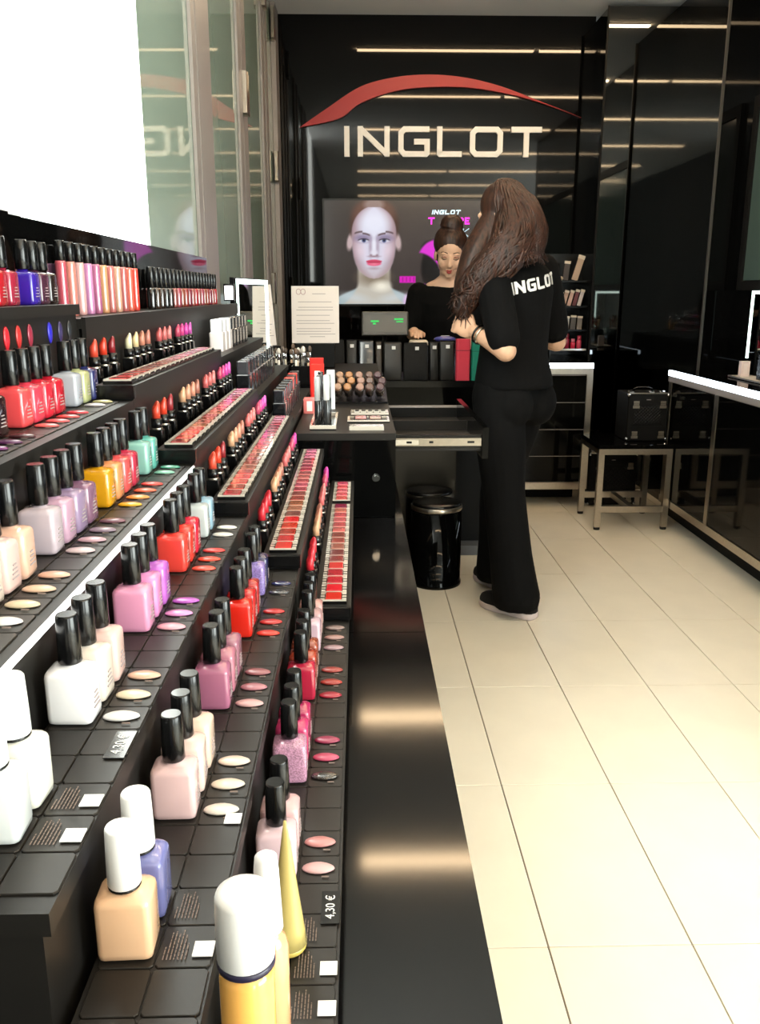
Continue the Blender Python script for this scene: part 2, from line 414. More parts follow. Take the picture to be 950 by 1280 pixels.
for r in range(7):
    w = (0.010, 0.022, 0.023, 0.021, 0.024, 0.020, 0.013)[r]
    y = 0.009 - r * 0.0027; x = -0.012
    while x < -0.012 + w:
        L_ = rt.uniform(0.0015, 0.0045); tm.box(x, min(x + L_, -0.012 + w), y - 0.0004, y + 0.0004, 0, 0.0003); x += L_ + 0.0008
tm.xf(Matrix.Rotation(math.radians(90), 4, 'Z'))
text_me = tm.mesh('printed_text'); text_me.materials.append(M_PRINT)

def back_x(i): return BACKX if i == 0 else TX[i - 1]
def rel(t, x, y, z): return (x - ox, y - oy, z - oz)
CHIPS = {}
for i in range(1, 6):
    t = tier_parts[i]; bxx = back_x(i)
    for k in range(-5 if i < 4 else -8, 17):
        y = slotY(k)
        if y - 0.016 < (0.376 if i < 4 else 0.30) or y + 0.016 > YE - 0.002: continue
        link('slot_plate', plate_me, None, t, rel(t, bxx + 0.0195, y, TZ[i]))
        link('slot_plate', plate_me, None, t, rel(t, bxx + 0.0525 if TX[i] - bxx > 0.0685 else TX[i] - 0.0165, y, TZ[i]))
def chip(i, k, rgb, gl=False):
    t = tier_parts[i]; x = back_x(i) + 0.0515
    o = link('nail_tip', chip_me, M_GLITTER if gl else None, t, rel(t, x, slotY(k), TZ[i] + 0.0001), color=rgb, rot=(0, 0, random.uniform(-0.04, 0.04)))
    link('chip_number', foot_me, None, t, rel(t, x + 0.006, slotY(k) - 0.011, TZ[i] + 0.0001))
def text_slot(i, k, tagged, dx=0.0):
    t = tier_parts[i]; x = back_x(i) + 0.0515
    link('printed_text', text_me, None, t, rel(t, x - 0.004 + dx, slotY(k), TZ[i] + 0.0001), scale=(0.8, 1, 1))
    if tagged: link('price_tag', tag_me, None, t, rel(t, TX[i] - 0.0070, slotY(k) - 0.004, TZ[i] + 0.0001))

# bottles -------------------------------------------------------------
def rrect(w, d, c, z):
    pts = []
    for sx, sy, a0 in ((1, 1, 0), (-1, 1, 90), (-1, -1, 180), (1, -1, 270)):
        for q in range(4):
            a = math.radians(a0 + q * 30); pts.append(((w - c) * sx + c * math.cos(a), (d - c) * sy + c * math.sin(a), z))
    return pts
bb = MB(); R = []
for s, c, z in ((0.86, 0.004, 0.0), (0.97, 0.004, 0.0015), (1.0, 0.0045, 0.005), (1.0, 0.0045, 0.0355), (0.975, 0.0050, 0.0380), (0.90, 0.006, 0.0397), (0.66, 0.007, 0.0412), (0.40, 0.005, 0.0420), (0.40, 0.005, 0.0455)):
    R.append(rrect(0.0162 * s, 0.0138 * s, c, z))
bb.rings(R, True); bottle_me = bb.mesh('bottle'); bottle_me.materials.append(M_LACQ)
cap_me = MB().lathe([(0.0078, 0.0436), (0.0084, 0.0446), (0.0082, 0.062), (0.0077, 0.0785), (0.0070, 0.0800)], 20).mesh('cap'); cap_me.materials.append(M_BLACKP)
wcap_me = MB().lathe([(0.0092, 0.0440), (0.0098, 0.0450), (0.0096, 0.060), (0.0090, 0.0800), (0.0083, 0.0812)], 20).mesh('cap'); wcap_me.materials.append(M_WHITE)
ring_me = MB().lathe([(0.0094, 0.0424), (0.0096, 0.0428), (0.0096, 0.0438), (0.0094, 0.0440)], 20).mesh('neck_ring'); ring_me.materials.append(M_BLACKP)
lblm = MB()
for r_ in range(4): lblm.box(-0.0008, 0.0, -0.006 + r_ * 0.001, 0.006 - r_ * 0.001, 0.010 + r_ * 0.0035, 0.0112 + r_ * 0.0035)
lbl_me = lblm.mesh('label_print'); lbl_me.materials.append(M_PRINTG)
def polish(i, k, cname, rgb, white=False, glitter=False, y=None, where=None):
    yy = slotY(k) if y is None else y
    x = back_x(i) + (0.0185 if i else 0.045)
    t = empty('nail_polish', (x, yy, TZ[i] + (0.0001 if i else -0.002)), (0, 0, random.uniform(-0.05, 0.05)))
    link('bottle', bottle_me, M_GLITTER if glitter else None, t, color=rgb)
    link('cap', wcap_me if white else cap_me, None, t)
    if white: link('neck_ring', ring_me, None, t)
    else: link('label_print', lbl_me, None, t, loc=(0.0168, 0, 0))
    cap = 'white-capped' if white else 'black-capped'
    tag(t, '%s %s nail polish bottle on the %s%s' % (cap, cname, TIERWORD[i], (', ' + where) if where else ''), 'nail polish', 'nail polish bottles')

# (tier, slot, name, bottle colour, chip colour)
DATA = [
 (1, 5, 'plum red', (110, 20, 40), (235, 80, 90)), (1, 6, 'deep purple', (70, 20, 60), (120, 40, 110)), (1, 7, 'aubergine', (52, 18, 44), (88, 30, 84)), (1, 8, 'dark maroon', (44, 16, 22), (70, 20, 30)),
 (1, 10, 'coral', (245, 84, 88), (240, 100, 98)), (1, 11, 'rose coral', (240, 70, 92), (240, 92, 96)), (1, 12, 'bright red', (226, 40, 62), (236, 80, 80)), (1, 13, 'crimson', (206, 32, 52), (226, 62, 74)),
 (1, 15, 'silver grey', (190, 194, 204), (206, 200, 206)), (1, 16, 'olive yellow', (190, 194, 140), (176, 170, 120)), (1, 17, 'navy', (52, 56, 110), (60, 76, 100)),
 (2, 0, 'white', (240, 238, 236), (244, 242, 240)), (2, 1, 'cream', (244, 226, 212), (240, 220, 186)), (2, 2, 'blush pink', (246, 206, 198), (244, 206, 176)), (2, 3, 'peach', (244, 196, 172), (240, 190, 166)),
 (2, 5, 'pale lilac', (206, 190, 200), (220, 196, 200)), (2, 6, 'pink lilac', (204, 164, 188), (206, 166, 180)), (2, 7, 'grey violet', (162, 138, 172), (150, 128, 146)), (2, 8, 'dusty mauve', (140, 100, 126), (128, 84, 100)),
 (2, 10, 'mustard yellow', (226, 160, 24), (236, 176, 30)), (2, 11, 'apricot', (246, 160, 104), (244, 156, 70)), (2, 12, 'coral pink', (240, 92, 92), (240, 110, 76)), (2, 13, 'raspberry', (206, 52, 80), (236, 80, 72)),
 (2, 15, 'pale mint', (150, 206, 194), (140, 204, 182)), (2, 16, 'sea green', (100, 186, 172), (84, 164, 140)),
 (3, 0, 'pure white', (248, 246, 248), (248, 246, 244)), (3, 1, 'ivory', (246, 232, 218), (244, 228, 200)), (3, 2, 'shell pink', (244, 204, 196), (238, 196, 170)),
 (3, 5, 'candy pink', (236, 158, 194), (244, 180, 196)), (3, 6, 'rose pink', (240, 150, 206), (240, 160, 220)), (3, 7, 'violet', (200, 110, 210), (196, 100, 206)),
 (3, 10, 'coral red', (244, 72, 62), (242, 90, 70)), (3, 11, 'tomato red', (240, 60, 48), (240, 80, 56)), (3, 12, 'cherry', (220, 40, 66), (226, 64, 60)),
 (3, 14, 'pale grey', (206, 214, 214), (234, 232, 222)), (3, 15, 'ice blue', (150, 184, 204), (238, 236, 226)),
 (4, 0, 'pale pink', (244, 206, 206), (246, 238, 226)), (4, 1, 'beige pink', (246, 214, 204), (246, 234, 214)), (4, 2, 'light apricot', (246, 214, 194), (246, 226, 210)),
 (4, 5, 'mauve', (178, 108, 138), (226, 180, 180)), (4, 6, 'dusky rose', (190, 120, 140), (190, 126, 136)), (4, 7, 'heather', (160, 104, 124), (164, 100, 106)),
 (4, 10, 'scarlet', (226, 40, 26), (232, 60, 46)), (4, 11, 'blood red', (200, 34, 36), (204, 50, 50)), (4, 12, 'brick red', (176, 34, 38), (196, 44, 46)),
 (4, 14, 'lilac glitter', (150, 130, 196), (70, 70, 76)), (4, 15, 'midnight blue', (40, 40, 84), (40, 44, 96)),
 (5, 1, 'pale rose', (238, 206, 214), (240, 192, 192)), (5, 2, 'powder pink', (226, 184, 186), (216, 150, 148)),
 (5, 5, 'pink silver glitter', (196, 144, 172), (64, 58, 54)), (5, 6, 'fuchsia', (200, 56, 110), (206, 84, 116)), (5, 7, 'deep magenta', (176, 40, 92), (164, 60, 92)),
 (5, 10, 'raspberry red', (186, 36, 66), (178, 44, 64)), (5, 11, 'russet', (166, 60, 40), (170, 52, 44)), (5, 12, 'rust brown', (150, 70, 50), (166, 66, 60)),
 (5, 14, 'pale mauve', (206, 176, 190), (172, 140, 146)), (5, 15, 'greyish rose', (190, 150, 154), (170, 130, 124)), (5, 16, 'antique pink', (200, 150, 146), (140, 116, 112)),
]
for (i, k, nm, rgb, crgb) in DATA:
    gl = 'glitter' in nm; kk = 0.92 if min(rgb) > 225 else 0.75; rgb = tone(rgb, kk); crgb = tone(crgb, 0.66)
    polish(i, k, nm, rgb, glitter=gl)
    if slotY(k) < YE - 0.01: chip(i, k, crgb, gl or (i == 4 and k >= 14))
for k, nm, rgb, in ((-3, 'milky cream', (236, 234, 222)), (-4, 'clear grey', (214, 218, 218))): polish(3, k, nm, rgb, white=True)
for k, nm, rgb, in ((-3, 'slate lilac', (112, 116, 172)), (-4, 'nude beige', (234, 190, 152))): polish(4, k, nm, rgb, white=True)
for i, k, tg in ((3, -3, 1), (3, -4, 1), (4, -3, 0), (4, -4, 1), (5, -1, 0), (5, -2, 1), (5, -3, 1)): text_slot(i, k, tg)
link('price_tag', tag_me, None, tier_parts[4], rel(0, TX[4] - 0.008, slotY(-0.35), TZ[4] + 0.0003))
# top shelf bottles and the upright chips on its riser
for y, nm, rgb in ((1.040, 'red', (170, 30, 40)), (1.076, 'wine', (150, 36, 60)), (1.146, 'indigo', (54, 30, 150)), (1.181, 'brown violet', (70, 34, 54)), (1.214, 'black brown', (34, 22, 20))):
    polish(0, 0, nm, rgb, y=y)
for y, rgb in ((0.985, (200, 36, 48)), (1.020, (180, 44, 44)), (1.056, (140, 40, 60)), (1.124, (44, 40, 180)), (1.163, (52, 44, 86)), (1.200, (40, 42, 46))):
    link('nail_tip', chip_me, None, tier_parts[0], rel(0, TX[0] - 0.0058, y, 1.2500), rot=(math.radians(90), math.radians(90), math.radians(90)), color=rgb)
# printed price on the front rim
def text_obj(name, s, size, m, parent, loc, rot):
    c = bpy.data.curves.new(name, 'FONT'); c.body = s; c.size = size; c.align_x = 'CENTER'; c.align_y = 'CENTER'; c.extrude = 0.0001
    o = bpy.data.objects.new(name, c); COL.objects.link(o)
    me = bpy.data.meshes.new_from_object(o.evaluated_get(bpy.context.evaluated_depsgraph_get())); bpy.data.objects.remove(o)
    me.materials.clear(); return link(name, me, m, parent, loc, rot)
for i, y in ((5, 0.566), (3, 0.537)):
    tm_ = link('price_strip', MB().box(-0.007, 0.007, -0.018, 0.018, 0, 0.0006), M_BLACKP, tier_parts[i], rel(0, TX[i] - 0.0075, y, TZ[i] + 0.0001))
    text_obj('price_print', '4,30 €', 0.010, M_PRINTW, tier_parts[i], rel(0, TX[i] - 0.0075, y, TZ[i] + 0.001), (0, 0, math.radians(90)))
tag(pd, 'matte black six-step display of nail polish bottles and colour chips', 'display stand')

# loose bottles at the near end of the lowest tier
t = empty('cuticle_oil_bottle', (-0.0585, 0.368, TZ[5] + 0.0001))
link('bottle', MB().lathe([(0.0125, 0.0), (0.0138, 0.002), (0.0140, 0.01), (0.0140, 0.122), (0.0128, 0.126), (0.0105, 0.1275), (0.0105, 0.130)], 28), M_OBJG, t, color=(246, 184, 96))
link('neck_ring', MB().lathe([(0.0142, 0.1285), (0.0148, 0.129), (0.0148, 0.1318), (0.0142, 0.1322)], 28), mat('dark_ring', (40, 36, 60), rough=0.3), t)
link('cap', MB().lathe([(0.0140, 0.1322), (0.0146, 0.1330), (0.0145, 0.160), (0.0143, 0.167), (0.0136, 0.1695), (0.010, 0.1708), (0.003, 0.1712)], 28), M_WHITE, t)
tag(t, 'tall orange bottle with a wide white cap on the lowest tier', 'bottle')
t = empty('dropper_bottle', (-0.0560, 0.440, TZ[5] + 0.0001))
link('bottle', MB().lathe([(0.0105, 0.0), (0.0118, 0.002), (0.0118, 0.075), (0.0100, 0.082), (0.0078, 0.085), (0.0078, 0.088)], 22), M_OBJG, t, color=(250, 178, 130))
link('cap', MB().lathe([(0.0086, 0.0882), (0.0090, 0.089), (0.0074, 0.128), (0.0066, 0.137), (0.0040, 0.139)], 22), M_WHITE, t)
tag(t, 'slim peach bottle with a long white cap behind the tall orange bottle', 'bottle')
t = empty('hand_cream_tube', (-0.0530, 0.527, TZ[5] + 0.0001))
R = []
for q in range(9):
    u = q / 8; z = 0.004 + u * 0.088
    w = 0.0130 * (1 - 0.86 * u) + 0.0005; dd = 0.0120 * (1 - u) + 0.0008
    R.append([(w * math.cos(2 * math.pi * j / 20), dd * math.sin(2 * math.pi * j / 20), z) for j in range(20)])
R.append([(0.001 * math.cos(2 * math.pi * j / 20), 0.0006 * math.sin(2 * math.pi * j / 20), 0.102) for j in range(20)])
tb = MB().rings(R, True)
link('tube', tb, M_OBJG, t, color=(188, 170, 104))
link('cap', MB().lathe([(0.0126, 0.0), (0.0131, 0.001), (0.0131, 0.0036), (0.0128, 0.0039)], 20), M_OBJG, t, color=(196, 172, 88))
tag(t, 'pale yellow tapered tube standing on the lowest tier', 'tube')

# ================================================================== LIPSTICK DISPLAY
ld = empty('lipstick_display', (-0.25, 1.9, LEDGE_Z)); ox2, oy2, oz2 = ld.location
LY1 = [2.80, 2.80, 2.80, 2.80, 2.028, 2.028]
SZ = [1.264] + TZ[1:]
PBL = lambda name, b, m, parent=ld: PB(name, b, m, parent, (ox2, oy2, oz2))
PBL('back_panel', (-0.50, BACKX, 1.2365, 2.80, LEDGE_Z + 0.001, 1.402), M_GLOSS)
ltiers = []
for i in range(6):
    xb = BACKX if i == 0 else TX[i - 1]
    y0 = 1.2365 if i == 0 else YE + 0.001
    t = PBL('tier', (xb + 0.0002, TX[i] - 0.004, y0, LY1[i], LEDGE_Z + 0.001, SZ[i] - 0.0140), M_RISER)
    link('shelf_top', MB().box(xb + 0.0005 - ox2, TX[i] - ox2, y0 - oy2, LY1[i] - oy2, SZ[i] - 0.0138 - oz2, SZ[i] - oz2), M_SHELF, t)
    if i == 0: link('shelf_lip', MB().box(TX[0] + 0.0002 - ox2, TX[0] + 0.006 - ox2, y0 - oy2, LY1[i] - oy2, SZ[0] - 0.03 - oz2, SZ[0] + 0.002 - oz2), M_SHELF, t)
    ltiers.append(t)
TRZ = 0.018; TRAY_END = {1: 1.92, 2: 1.92, 3: 2.02, 4: 2.026, 5: 2.026}
for i in range(1, 6):
    tr = PBL('compact_tray', (TX[i] - 0.050, TX[i] + 0.003, YE + 0.002, TRAY_END[i], SZ[i] + 0.0002, SZ[i] + TRZ), M_SHELF)
    link('tray_end', MB().box(TX[i] - 0.050 - ox2, TX[i] + 0.003 - ox2, YE - 0.006 - oy2, YE + 0.0018 - oy2, SZ[i] + 0.0004 - oz2, SZ[i] + TRZ - oz2), M_BLACKP, tr)
tag(ld, 'matte black stepped display of lipsticks, lip glosses and lip compacts', 'display stand')

# lipsticks
ls_base = MB().rings([rrect(0.0092, 0.0092, 0.002, z) for z in (0, 0.034)], False).lathe([(0.0079, 0.034), (0.0079, 0.050)], 16).mesh('case'); ls_base.materials.append(M_BLACKP)
bl = MB(); n = 16; R = []
for r_, z0, sl in ((0.0058, 0.050, 0), (0.0058, 0.060, 0), (0.0057, 0.0665, 0.0035), (0.0046, 0.0695, 0.0045), (0.0024, 0.0712, 0.004)):
    R.append([(r_ * math.cos(2 * math.pi * j / n), r_ * math.sin(2 * math.pi * j / n), z0 + sl * math.cos(2 * math.pi * j / n)) for j in range(n)])
bl.rings(R, True); ls_bullet = bl.mesh('bullet'); ls_bullet.materials.append(M_BULLET)
ls_band = MB().lathe([(0.0081, 0.0338), (0.0083, 0.0342), (0.0083, 0.0360), (0.0081, 0.0364)], 16).mesh('band'); ls_band.materials.append(M_STEEL)
LY = [[1.245, 1.290, 1.335], [1.435, 1.478, 1.521, 1.564], [1.655, 1.698, 1.741], [1.825, 1.868, 1.911, 1.954]]
LCOL = [[('orange red', (232, 84, 62)), ('poppy', (226, 68, 44)), ('dark red', (150, 40, 48))],
        [('beige', (226, 176, 140)), ('peach nude', (222, 160, 130)), ('apricot nude', (218, 146, 122)), ('brown nude', (190, 124, 108))],
        [('salmon', (218, 110, 110)), ('coral rose', (222, 118, 116)), ('light rose', (226, 132, 130))],
        [('rose', (204, 80, 110)), ('hot pink', (226, 76, 146)), ('magenta', (220, 70, 170)), ('orchid', (210, 90, 180))]]
TSH = {1: -8, 2: -8, 3: -8, 4: -8, 5: -8}
GRPW = ['red', 'nude', 'coral', 'pink']
for i in range(1, 6):
    for g, ys in enumerate(LY):
        for j, y in enumerate(ys):
            if i >= 4 and y > 1.93: continue
            nm, rgb = LCOL[g][j]
            if i == 1 and g == 1 and j == 0: nm, rgb = 'ivory', (240, 230, 196)
            if i == 1 and g == 1 and j == 1: nm, rgb = 'cream yellow', (238, 210, 160)
            sh = TSH[i] + random.randint(-6, 6)
            rgb = tuple(max(20, min(250, c + (sh if q == 0 else sh * 0.8))) for q, c in enumerate(rgb))
            if i >= 4 and g == 0: rgb = (214, 44, 58)
            t = empty('lipstick', (TX[i - 1] + 0.0115, y, SZ[i] + 0.0002), (0, 0, random.uniform(0.3, 0.9)))
            link('case', ls_base, None, t, rot=(0, 0, -t.rotation_euler.z)); link('bullet', ls_bullet, None, t, color=tone(rgb, 0.85)); link('band', ls_band, None, t)
            tag(t, 'open %s lipstick, %s of the %s row on the lipstick unit\'s %s' % (nm, ORD[j], GRPW[g], TIERWORD[i].replace(' with the glowing edge', '')), 'lipstick', 'open lipsticks')

# lip compacts: clear tray with a coloured pan, closely spaced
cp_tray = MB().box(-0.0195, 0.0195, -0.0165, 0.0165, 0, 0.0045)
for s in (-1, 1):
    for q in range(3): cp_tray.box(s * 0.0155 - 0.0030, s * 0.0155 + 0.0030, -0.0135 + q * 0.0105, -0.0075 + q * 0.0105, 0.0045, 0.0062)
cp_tray = cp_tray.mesh('tray'); cp_tray.materials.append(M_BLACKP)
cp_rim = MB()
for s in (-1, 1):
    for q in range(3): cp_rim.box(s * 0.0158 - 0.0030, s * 0.0158 + 0.0030, -0.0142 + q * 0.0108, -0.0092 + q * 0.0108, 0.0063, 0.0072)
    cp_rim.box(-0.0188, 0.0188, s * 0.0160 - 0.0004, s * 0.0160 + 0.0004, 0.0046, 0.0070)
cp_rim = cp_rim.mesh('clear_rim'); cp_rim.materials.append(M_CLEAR)
cp_pan = MB().cbox(-0.0118, 0.0118, -0.0148, 0.0148, 0.0046, 0.0080, 0.0015).mesh('pan'); cp_pan.materials.append(M_PAN)
PAL = {'red': [(226, 44, 50), (214, 52, 44), (170, 40, 40), (196, 48, 50)], 'brown': [(150, 66, 54), (160, 84, 62), (170, 98, 74), (140, 70, 60)],
       'rose': [(190, 74, 80), (204, 92, 98), (180, 70, 84), (196, 104, 104)], 'plum': [(160, 36, 62), (180, 40, 76), (150, 34, 60), (176, 60, 92)], 'pink': [(214, 110, 140), (206, 96, 134), (220, 130, 150), (200, 110, 140)]}
def seq(n):
    out = []
    for q in range(n):
        u = q / max(1, n - 1)
        out.append('red' if u < 0.2 else 'brown' if u < 0.45 else 'rose' if u < 0.68 else 'plum' if u < 0.86 else 'pink')
    return out
for i in range(1, 6):
    P = 0.0365; n = int((TRAY_END[i] - YE - 0.03) / P)
    sq = seq(n)
    for q in range(n):
        if i == 5 and q == 16: continue
        nm = sq[q]; rgb = PAL[nm][(q * 7 + i) % 4]
        if i == 5 and q > 16: nm = 'salmon'; rgb = (224, 110 - q, 100)
        rgb = tuple(max(10, min(250, c + random.randint(-10, 10))) for c in rgb)
        t = empty('lip_compact', (TX[i] - 0.0225, YE + 0.026 + P * q, SZ[i] + TRZ + 0.0002), (math.radians(0), 0, 0))
        link('tray', cp_tray, None, t); link('clear_rim', cp_rim, None, t); link('pan', cp_pan, None, t, color=tone(rgb, 0.72))
        tag(t, '%s square lip compact, %s in the tray row of the %s' % (nm, ORD[q], TIERWORD[i].replace(' with the glowing edge', '')), 'compact', 'lip compacts in trays')

# lip glosses on the top shelf
gl_tube = MB().lathe([(0.0068, 0.0), (0.0078, 0.001), (0.0080, 0.004), (0.0080, 0.0770), (0.0074, 0.0805)], 18).mesh('tube'); gl_tube.materials.append(M_TUBE)
gl_cap = MB().lathe([(0.0070, 0.0808), (0.0076, 0.0815), (0.0072, 0.108), (0.0064, 0.1095)], 18).mesh('cap'); gl_cap.materials.append(M_BLACKP)
GC = [('rose red', (196, 84, 100)), ('salmon', (226, 138, 126)), ('blush', (236, 180, 178)), ('lilac pink', (214, 146, 196)), ('mauve', (190, 110, 150)), ('golden peach', (220, 160, 116)),
      ('dusty rose', (206, 120, 116)), ('beige', (222, 170, 146)), ('rosewood', (196, 106, 104)), ('coral', (232, 110, 92)), ('vermilion', (236, 70, 56))]
for q, (nm, rgb) in enumerate(GC):
    t = empty('lip_gloss', (-0.4405, 1.340 + q * 0.043, SZ[0] + 0.0002)); link('tube', gl_tube, None, t, color=tone(rgb, 0.78)); link('cap', gl_cap, None, t)
    tag(t, 'tall %s lip gloss tube with black cap on the top shelf' % nm, 'lip gloss', 'tall lip glosses')
sg_tube = MB().lathe([(0.0080, 0.0), (0.0092, 0.001), (0.0094, 0.004), (0.0094, 0.040), (0.0080, 0.0445)], 16).mesh('jar'); sg_tube.materials.append(M_TUBE)
sg_cap = MB().lathe([(0.0074, 0.0447), (0.0082, 0.0455), (0.0078, 0.086), (0.0070, 0.0875)], 16).mesh('cap'); sg_cap.materials.append(M_BLACKP)
for q in range(19):
    y = 1.90 + q * 0.0455
    if q < 5: nm, rgb = ['black', 'bronze', 'dark brown', 'charcoal', 'espresso'][q], [(30, 24, 22), (70, 46, 30), (50, 34, 28), (30, 30, 30), (54, 30, 26)][q]
    else: nm = ['copper', 'brick', 'berry', 'rosewood', 'cherry', 'rose brown', 'dusky pink'][q % 7]; rgb = [(160, 80, 60), (170, 60, 54), (140, 40, 60), (176, 90, 84), (190, 50, 60), (166, 84, 80), (186, 80, 96)][q % 7]
    t = empty('lip_lacquer', (-0.4385, y, SZ[0] + 0.0002)); link('jar', sg_tube, None, t, color=tone(rgb, 0.6)); link('cap', sg_cap, None, t)
    tag(t, 'short %s lip lacquer bottle, %s in the dark row past the tall glosses' % (nm, ORD[q]), 'lip lacquer', 'short lip lacquers')
# ================================================================== REAR OF THE DISPLAY: COUNTERS, DRAWER
cb = empty('counter_cabinet', (-0.03, 3.0, LEDGE_Z)); CX, CY, CZ = cb.location
def CB(name, b, m, parent=cb, c=(CX, CY, CZ)): return link(name, MB().box(b[0] - c[0], b[1] - c[0], b[2] - c[1], b[3] - c[1], b[4] - c[2], b[5] - c[2]), m, parent)
CT = 0.975
CB('carcass', (-0.155, 0.080, 2.034, 4.10, LEDGE_Z + 0.001, CT - 0.016), M_RISER)
CB('worktop', (-0.155, 0.0875, 2.032, 4.10, CT - 0.0158, CT), M_SHELF)
CB('end_panel', (-0.150, 0.0865, 2.0315, 2.0338, LEDGE_Z + 0.002, CT - 0.017), M_GLOSS2)
CB('drawer_front', (0.0802, 0.0870, 2.036, 2.445, LEDGE_Z + 0.004, CT - 0.018), M_GLOSS2)
CB('drawer_front', (0.0802, 0.0870, 3.13, 4.095, LEDGE_Z + 0.004, CT - 0.018), M_GLOSS2)
dr = CB('drawer', (0.0880, 0.352, 2.456, 3.118, 0.856, 0.862), M_RISER)
for nm, b, m in (('drawer_side', (0.0880, 0.352, 2.456, 2.468, 0.8625, 0.902), M_BLACKP), ('drawer_side', (0.0880, 0.352, 3.106, 3.118, 0.8625, 0.896), M_BLACKM), ('drawer_rim', (0.0880, 0.352, 3.104, 3.119, 0.8962, 0.903), M_ALU),
                 ('drawer_panel', (0.3525, 0.370, 2.44, 3.125, 0.835, 0.925), M_GLOSS2), ('runner', (0.0880, 0.350, 2.444, 2.4555, 0.872, 0.894), M_STEEL),
                 ('runner_slide', (0.0882, 0.17, 2.4405, 2.4438, 0.876, 0.890), M_CHROME), ('runner_hole', (0.135, 0.150, 2.4400, 2.4404, 0.880, 0.886), M_BLACKM),
                 ('runner_hole', (0.20, 0.212, 2.4434, 2.4439, 0.880, 0.886), M_BLACKM), ('runner_hole', (0.31, 0.33, 2.4434, 2.4439, 0.880, 0.886), M_BLACKM)):
    CB(nm, b, m, dr)
CB('divider', (0.089, 0.351, 2.80, 2.806, 0.8625, 0.893), M_RISER, dr)
glint = link('glint_disc', MB().cyl((0, -0.003, 0), (0, 0.0, 0), 0.0095, 20), M_CHROME, cb, (0.0396 - CX, 2.0312 - CY, 0.868 - CZ))  # chrome disc added in place of a lamp's reflected bright spot
link('glint_core', MB().cyl((0, -0.005, 0), (0, -0.0031, 0), 0.0058, 16), M_CHROME, glint)
tag(cb, 'black counter block with a drawer pulled open towards the shop floor', 'counter')

oc = empty('brush_counter', (-0.33, 3.4, LEDGE_Z))
link('carcass', MB().box(-0.18, 0.172, -0.585, 0.70, 0.001, 0.19), M_RISER, oc)
link('worktop', MB().box(-0.18, 0.174, -0.598, 0.70, 0.1902, 0.21), M_SHELF, oc)
tag(oc, 'black counter behind the lipstick display holding brushes and signs', 'counter')
OCZ = LEDGE_Z + 0.2101

# tester tubes on a sloping stand
st = empty('tester_stand', (0.006, 2.70, CT + 0.0002))
link('stand', MB().prism([(-0.11, 0.0), (0.17, 0.0), (0.17, 0.030), (-0.11, 0.006)], 'x', -0.085, 0.080), M_BLACKP, st)
tag(st, 'black sloping stand under the foundation testers on the counter', 'stand')
fd = MB().lathe([(0.0118, 0), (0.0130, 0.001), (0.0130, 0.042), (0.0118, 0.043)], 16).mesh('barrel'); fd.materials.append(M_OBJG)
fd_end = MB().lathe([(0.0105, 0.0432), (0.0118, 0.0440), (0.0114, 0.0520), (0.0070, 0.0535)], 16).mesh('tester_tip'); fd_end.materials.append(M_BULLET)
FC = [('beige', (160, 122, 92)), ('tan', (168, 112, 62)), ('rose beige', (150, 112, 96)), ('cocoa', (92, 64, 54)), ('plum', (70, 42, 46))]
for r in range(3):
    for c in range(5):
        nm, rgb = FC[c]; f = 0.85
        x = -0.062 + c * 0.031 + 0.006 * (r % 2); y = 2.615 + r * 0.075
        zb = CT + 0.008 + (y - 2.615) / 0.28 * 0.024 + 0.0215
        t = empty('foundation_tester', (x, y, zb), (math.radians(62 - 6 * r), 0, math.radians(random.uniform(-6, 6))))
        link('barrel', fd, None, t, color=(58, 48, 42)); link('tester_tip', fd_end, None, t, color=tuple(int(q * f) for q in rgb))
        tag(t, '%s foundation tester, %s row of the sloping stand on the counter' % (nm, ['front', 'middle', 'back'][r]), 'tester', 'foundation testers')

def tray(name, x0, x1, y0, y1, z, h, m, label, cat):
    t = empty(name, ((x0 + x1) / 2, (y0 + y1) / 2, z)); w, d = (x1 - x0) / 2, (y1 - y0) / 2
    link('tray_floor', MB().box(-w, w, -d, d, 0, 0.003), M_BLACKP, t)
    rim = MB().box(-w, w, -d, -d + 0.006, 0.0031, h).box(-w, w, d - 0.006, d, 0.0031, h).box(-w, -w + 0.006, -d + 0.006, d - 0.006, 0.0031, h).box(w - 0.006, w, -d + 0.006, d - 0.006, 0.0031, h)
    link('rim', rim, m, t); tag(t, label, cat); return t
t1 = tray('sample_tray', -0.022, 0.080, 2.33, 2.40, CT + 0.0002, 0.008, M_CLEAR, 'silver rimmed tray with five small dark pots on the counter', 'tray')
for q in range(5):
    p = empty('eyeshadow_pot', (-0.006 + q * 0.018, 2.365, CT + 0.0034))
    link('pot', MB().box(-0.007, 0.007, -0.016, 0.016, 0, 0.006), M_OBJ, p, color=(190, 186, 176)); link('pan', MB().cbox(-0.0055, 0.0055, -0.012, 0.012, 0.0061, 0.0075, 0.001), M_OBJ, p, color=(36, 34, 32))
    tag(p, 'tiny dark eyeshadow pot, %s in the silver rimmed tray on the counter' % ORD[q], 'pot', 'dark eyeshadow pots')
t2 = tray('blush_tray', -0.030, 0.078, 2.20, 2.28, CT + 0.0002, 0.007, M_CLEAR, 'shallow tray with two blush compacts on the counter', 'tray')
for q, (nm, rgb) in enumerate((('pink', (206, 140, 136)), ('beige pink', (200, 160, 146)))):
    p = empty('blush_compact', (0.004 + q * 0.038, 2.24, CT + 0.0034))
    link('case', MB().box(-0.017, 0.017, -0.026, 0.026, 0, 0.005), M_BLACKP, p); link('pan', MB().cbox(-0.014, 0.014, -0.021, 0.021, 0.0051, 0.0075, 0.002), M_PAN, p, color=rgb)
    tag(p, '%s blush compact in the shallow tray on the counter' % nm, 'compact', 'blush compacts')
cdh = empty('card_holder', (0.018, 2.115, CT + 0.0002))
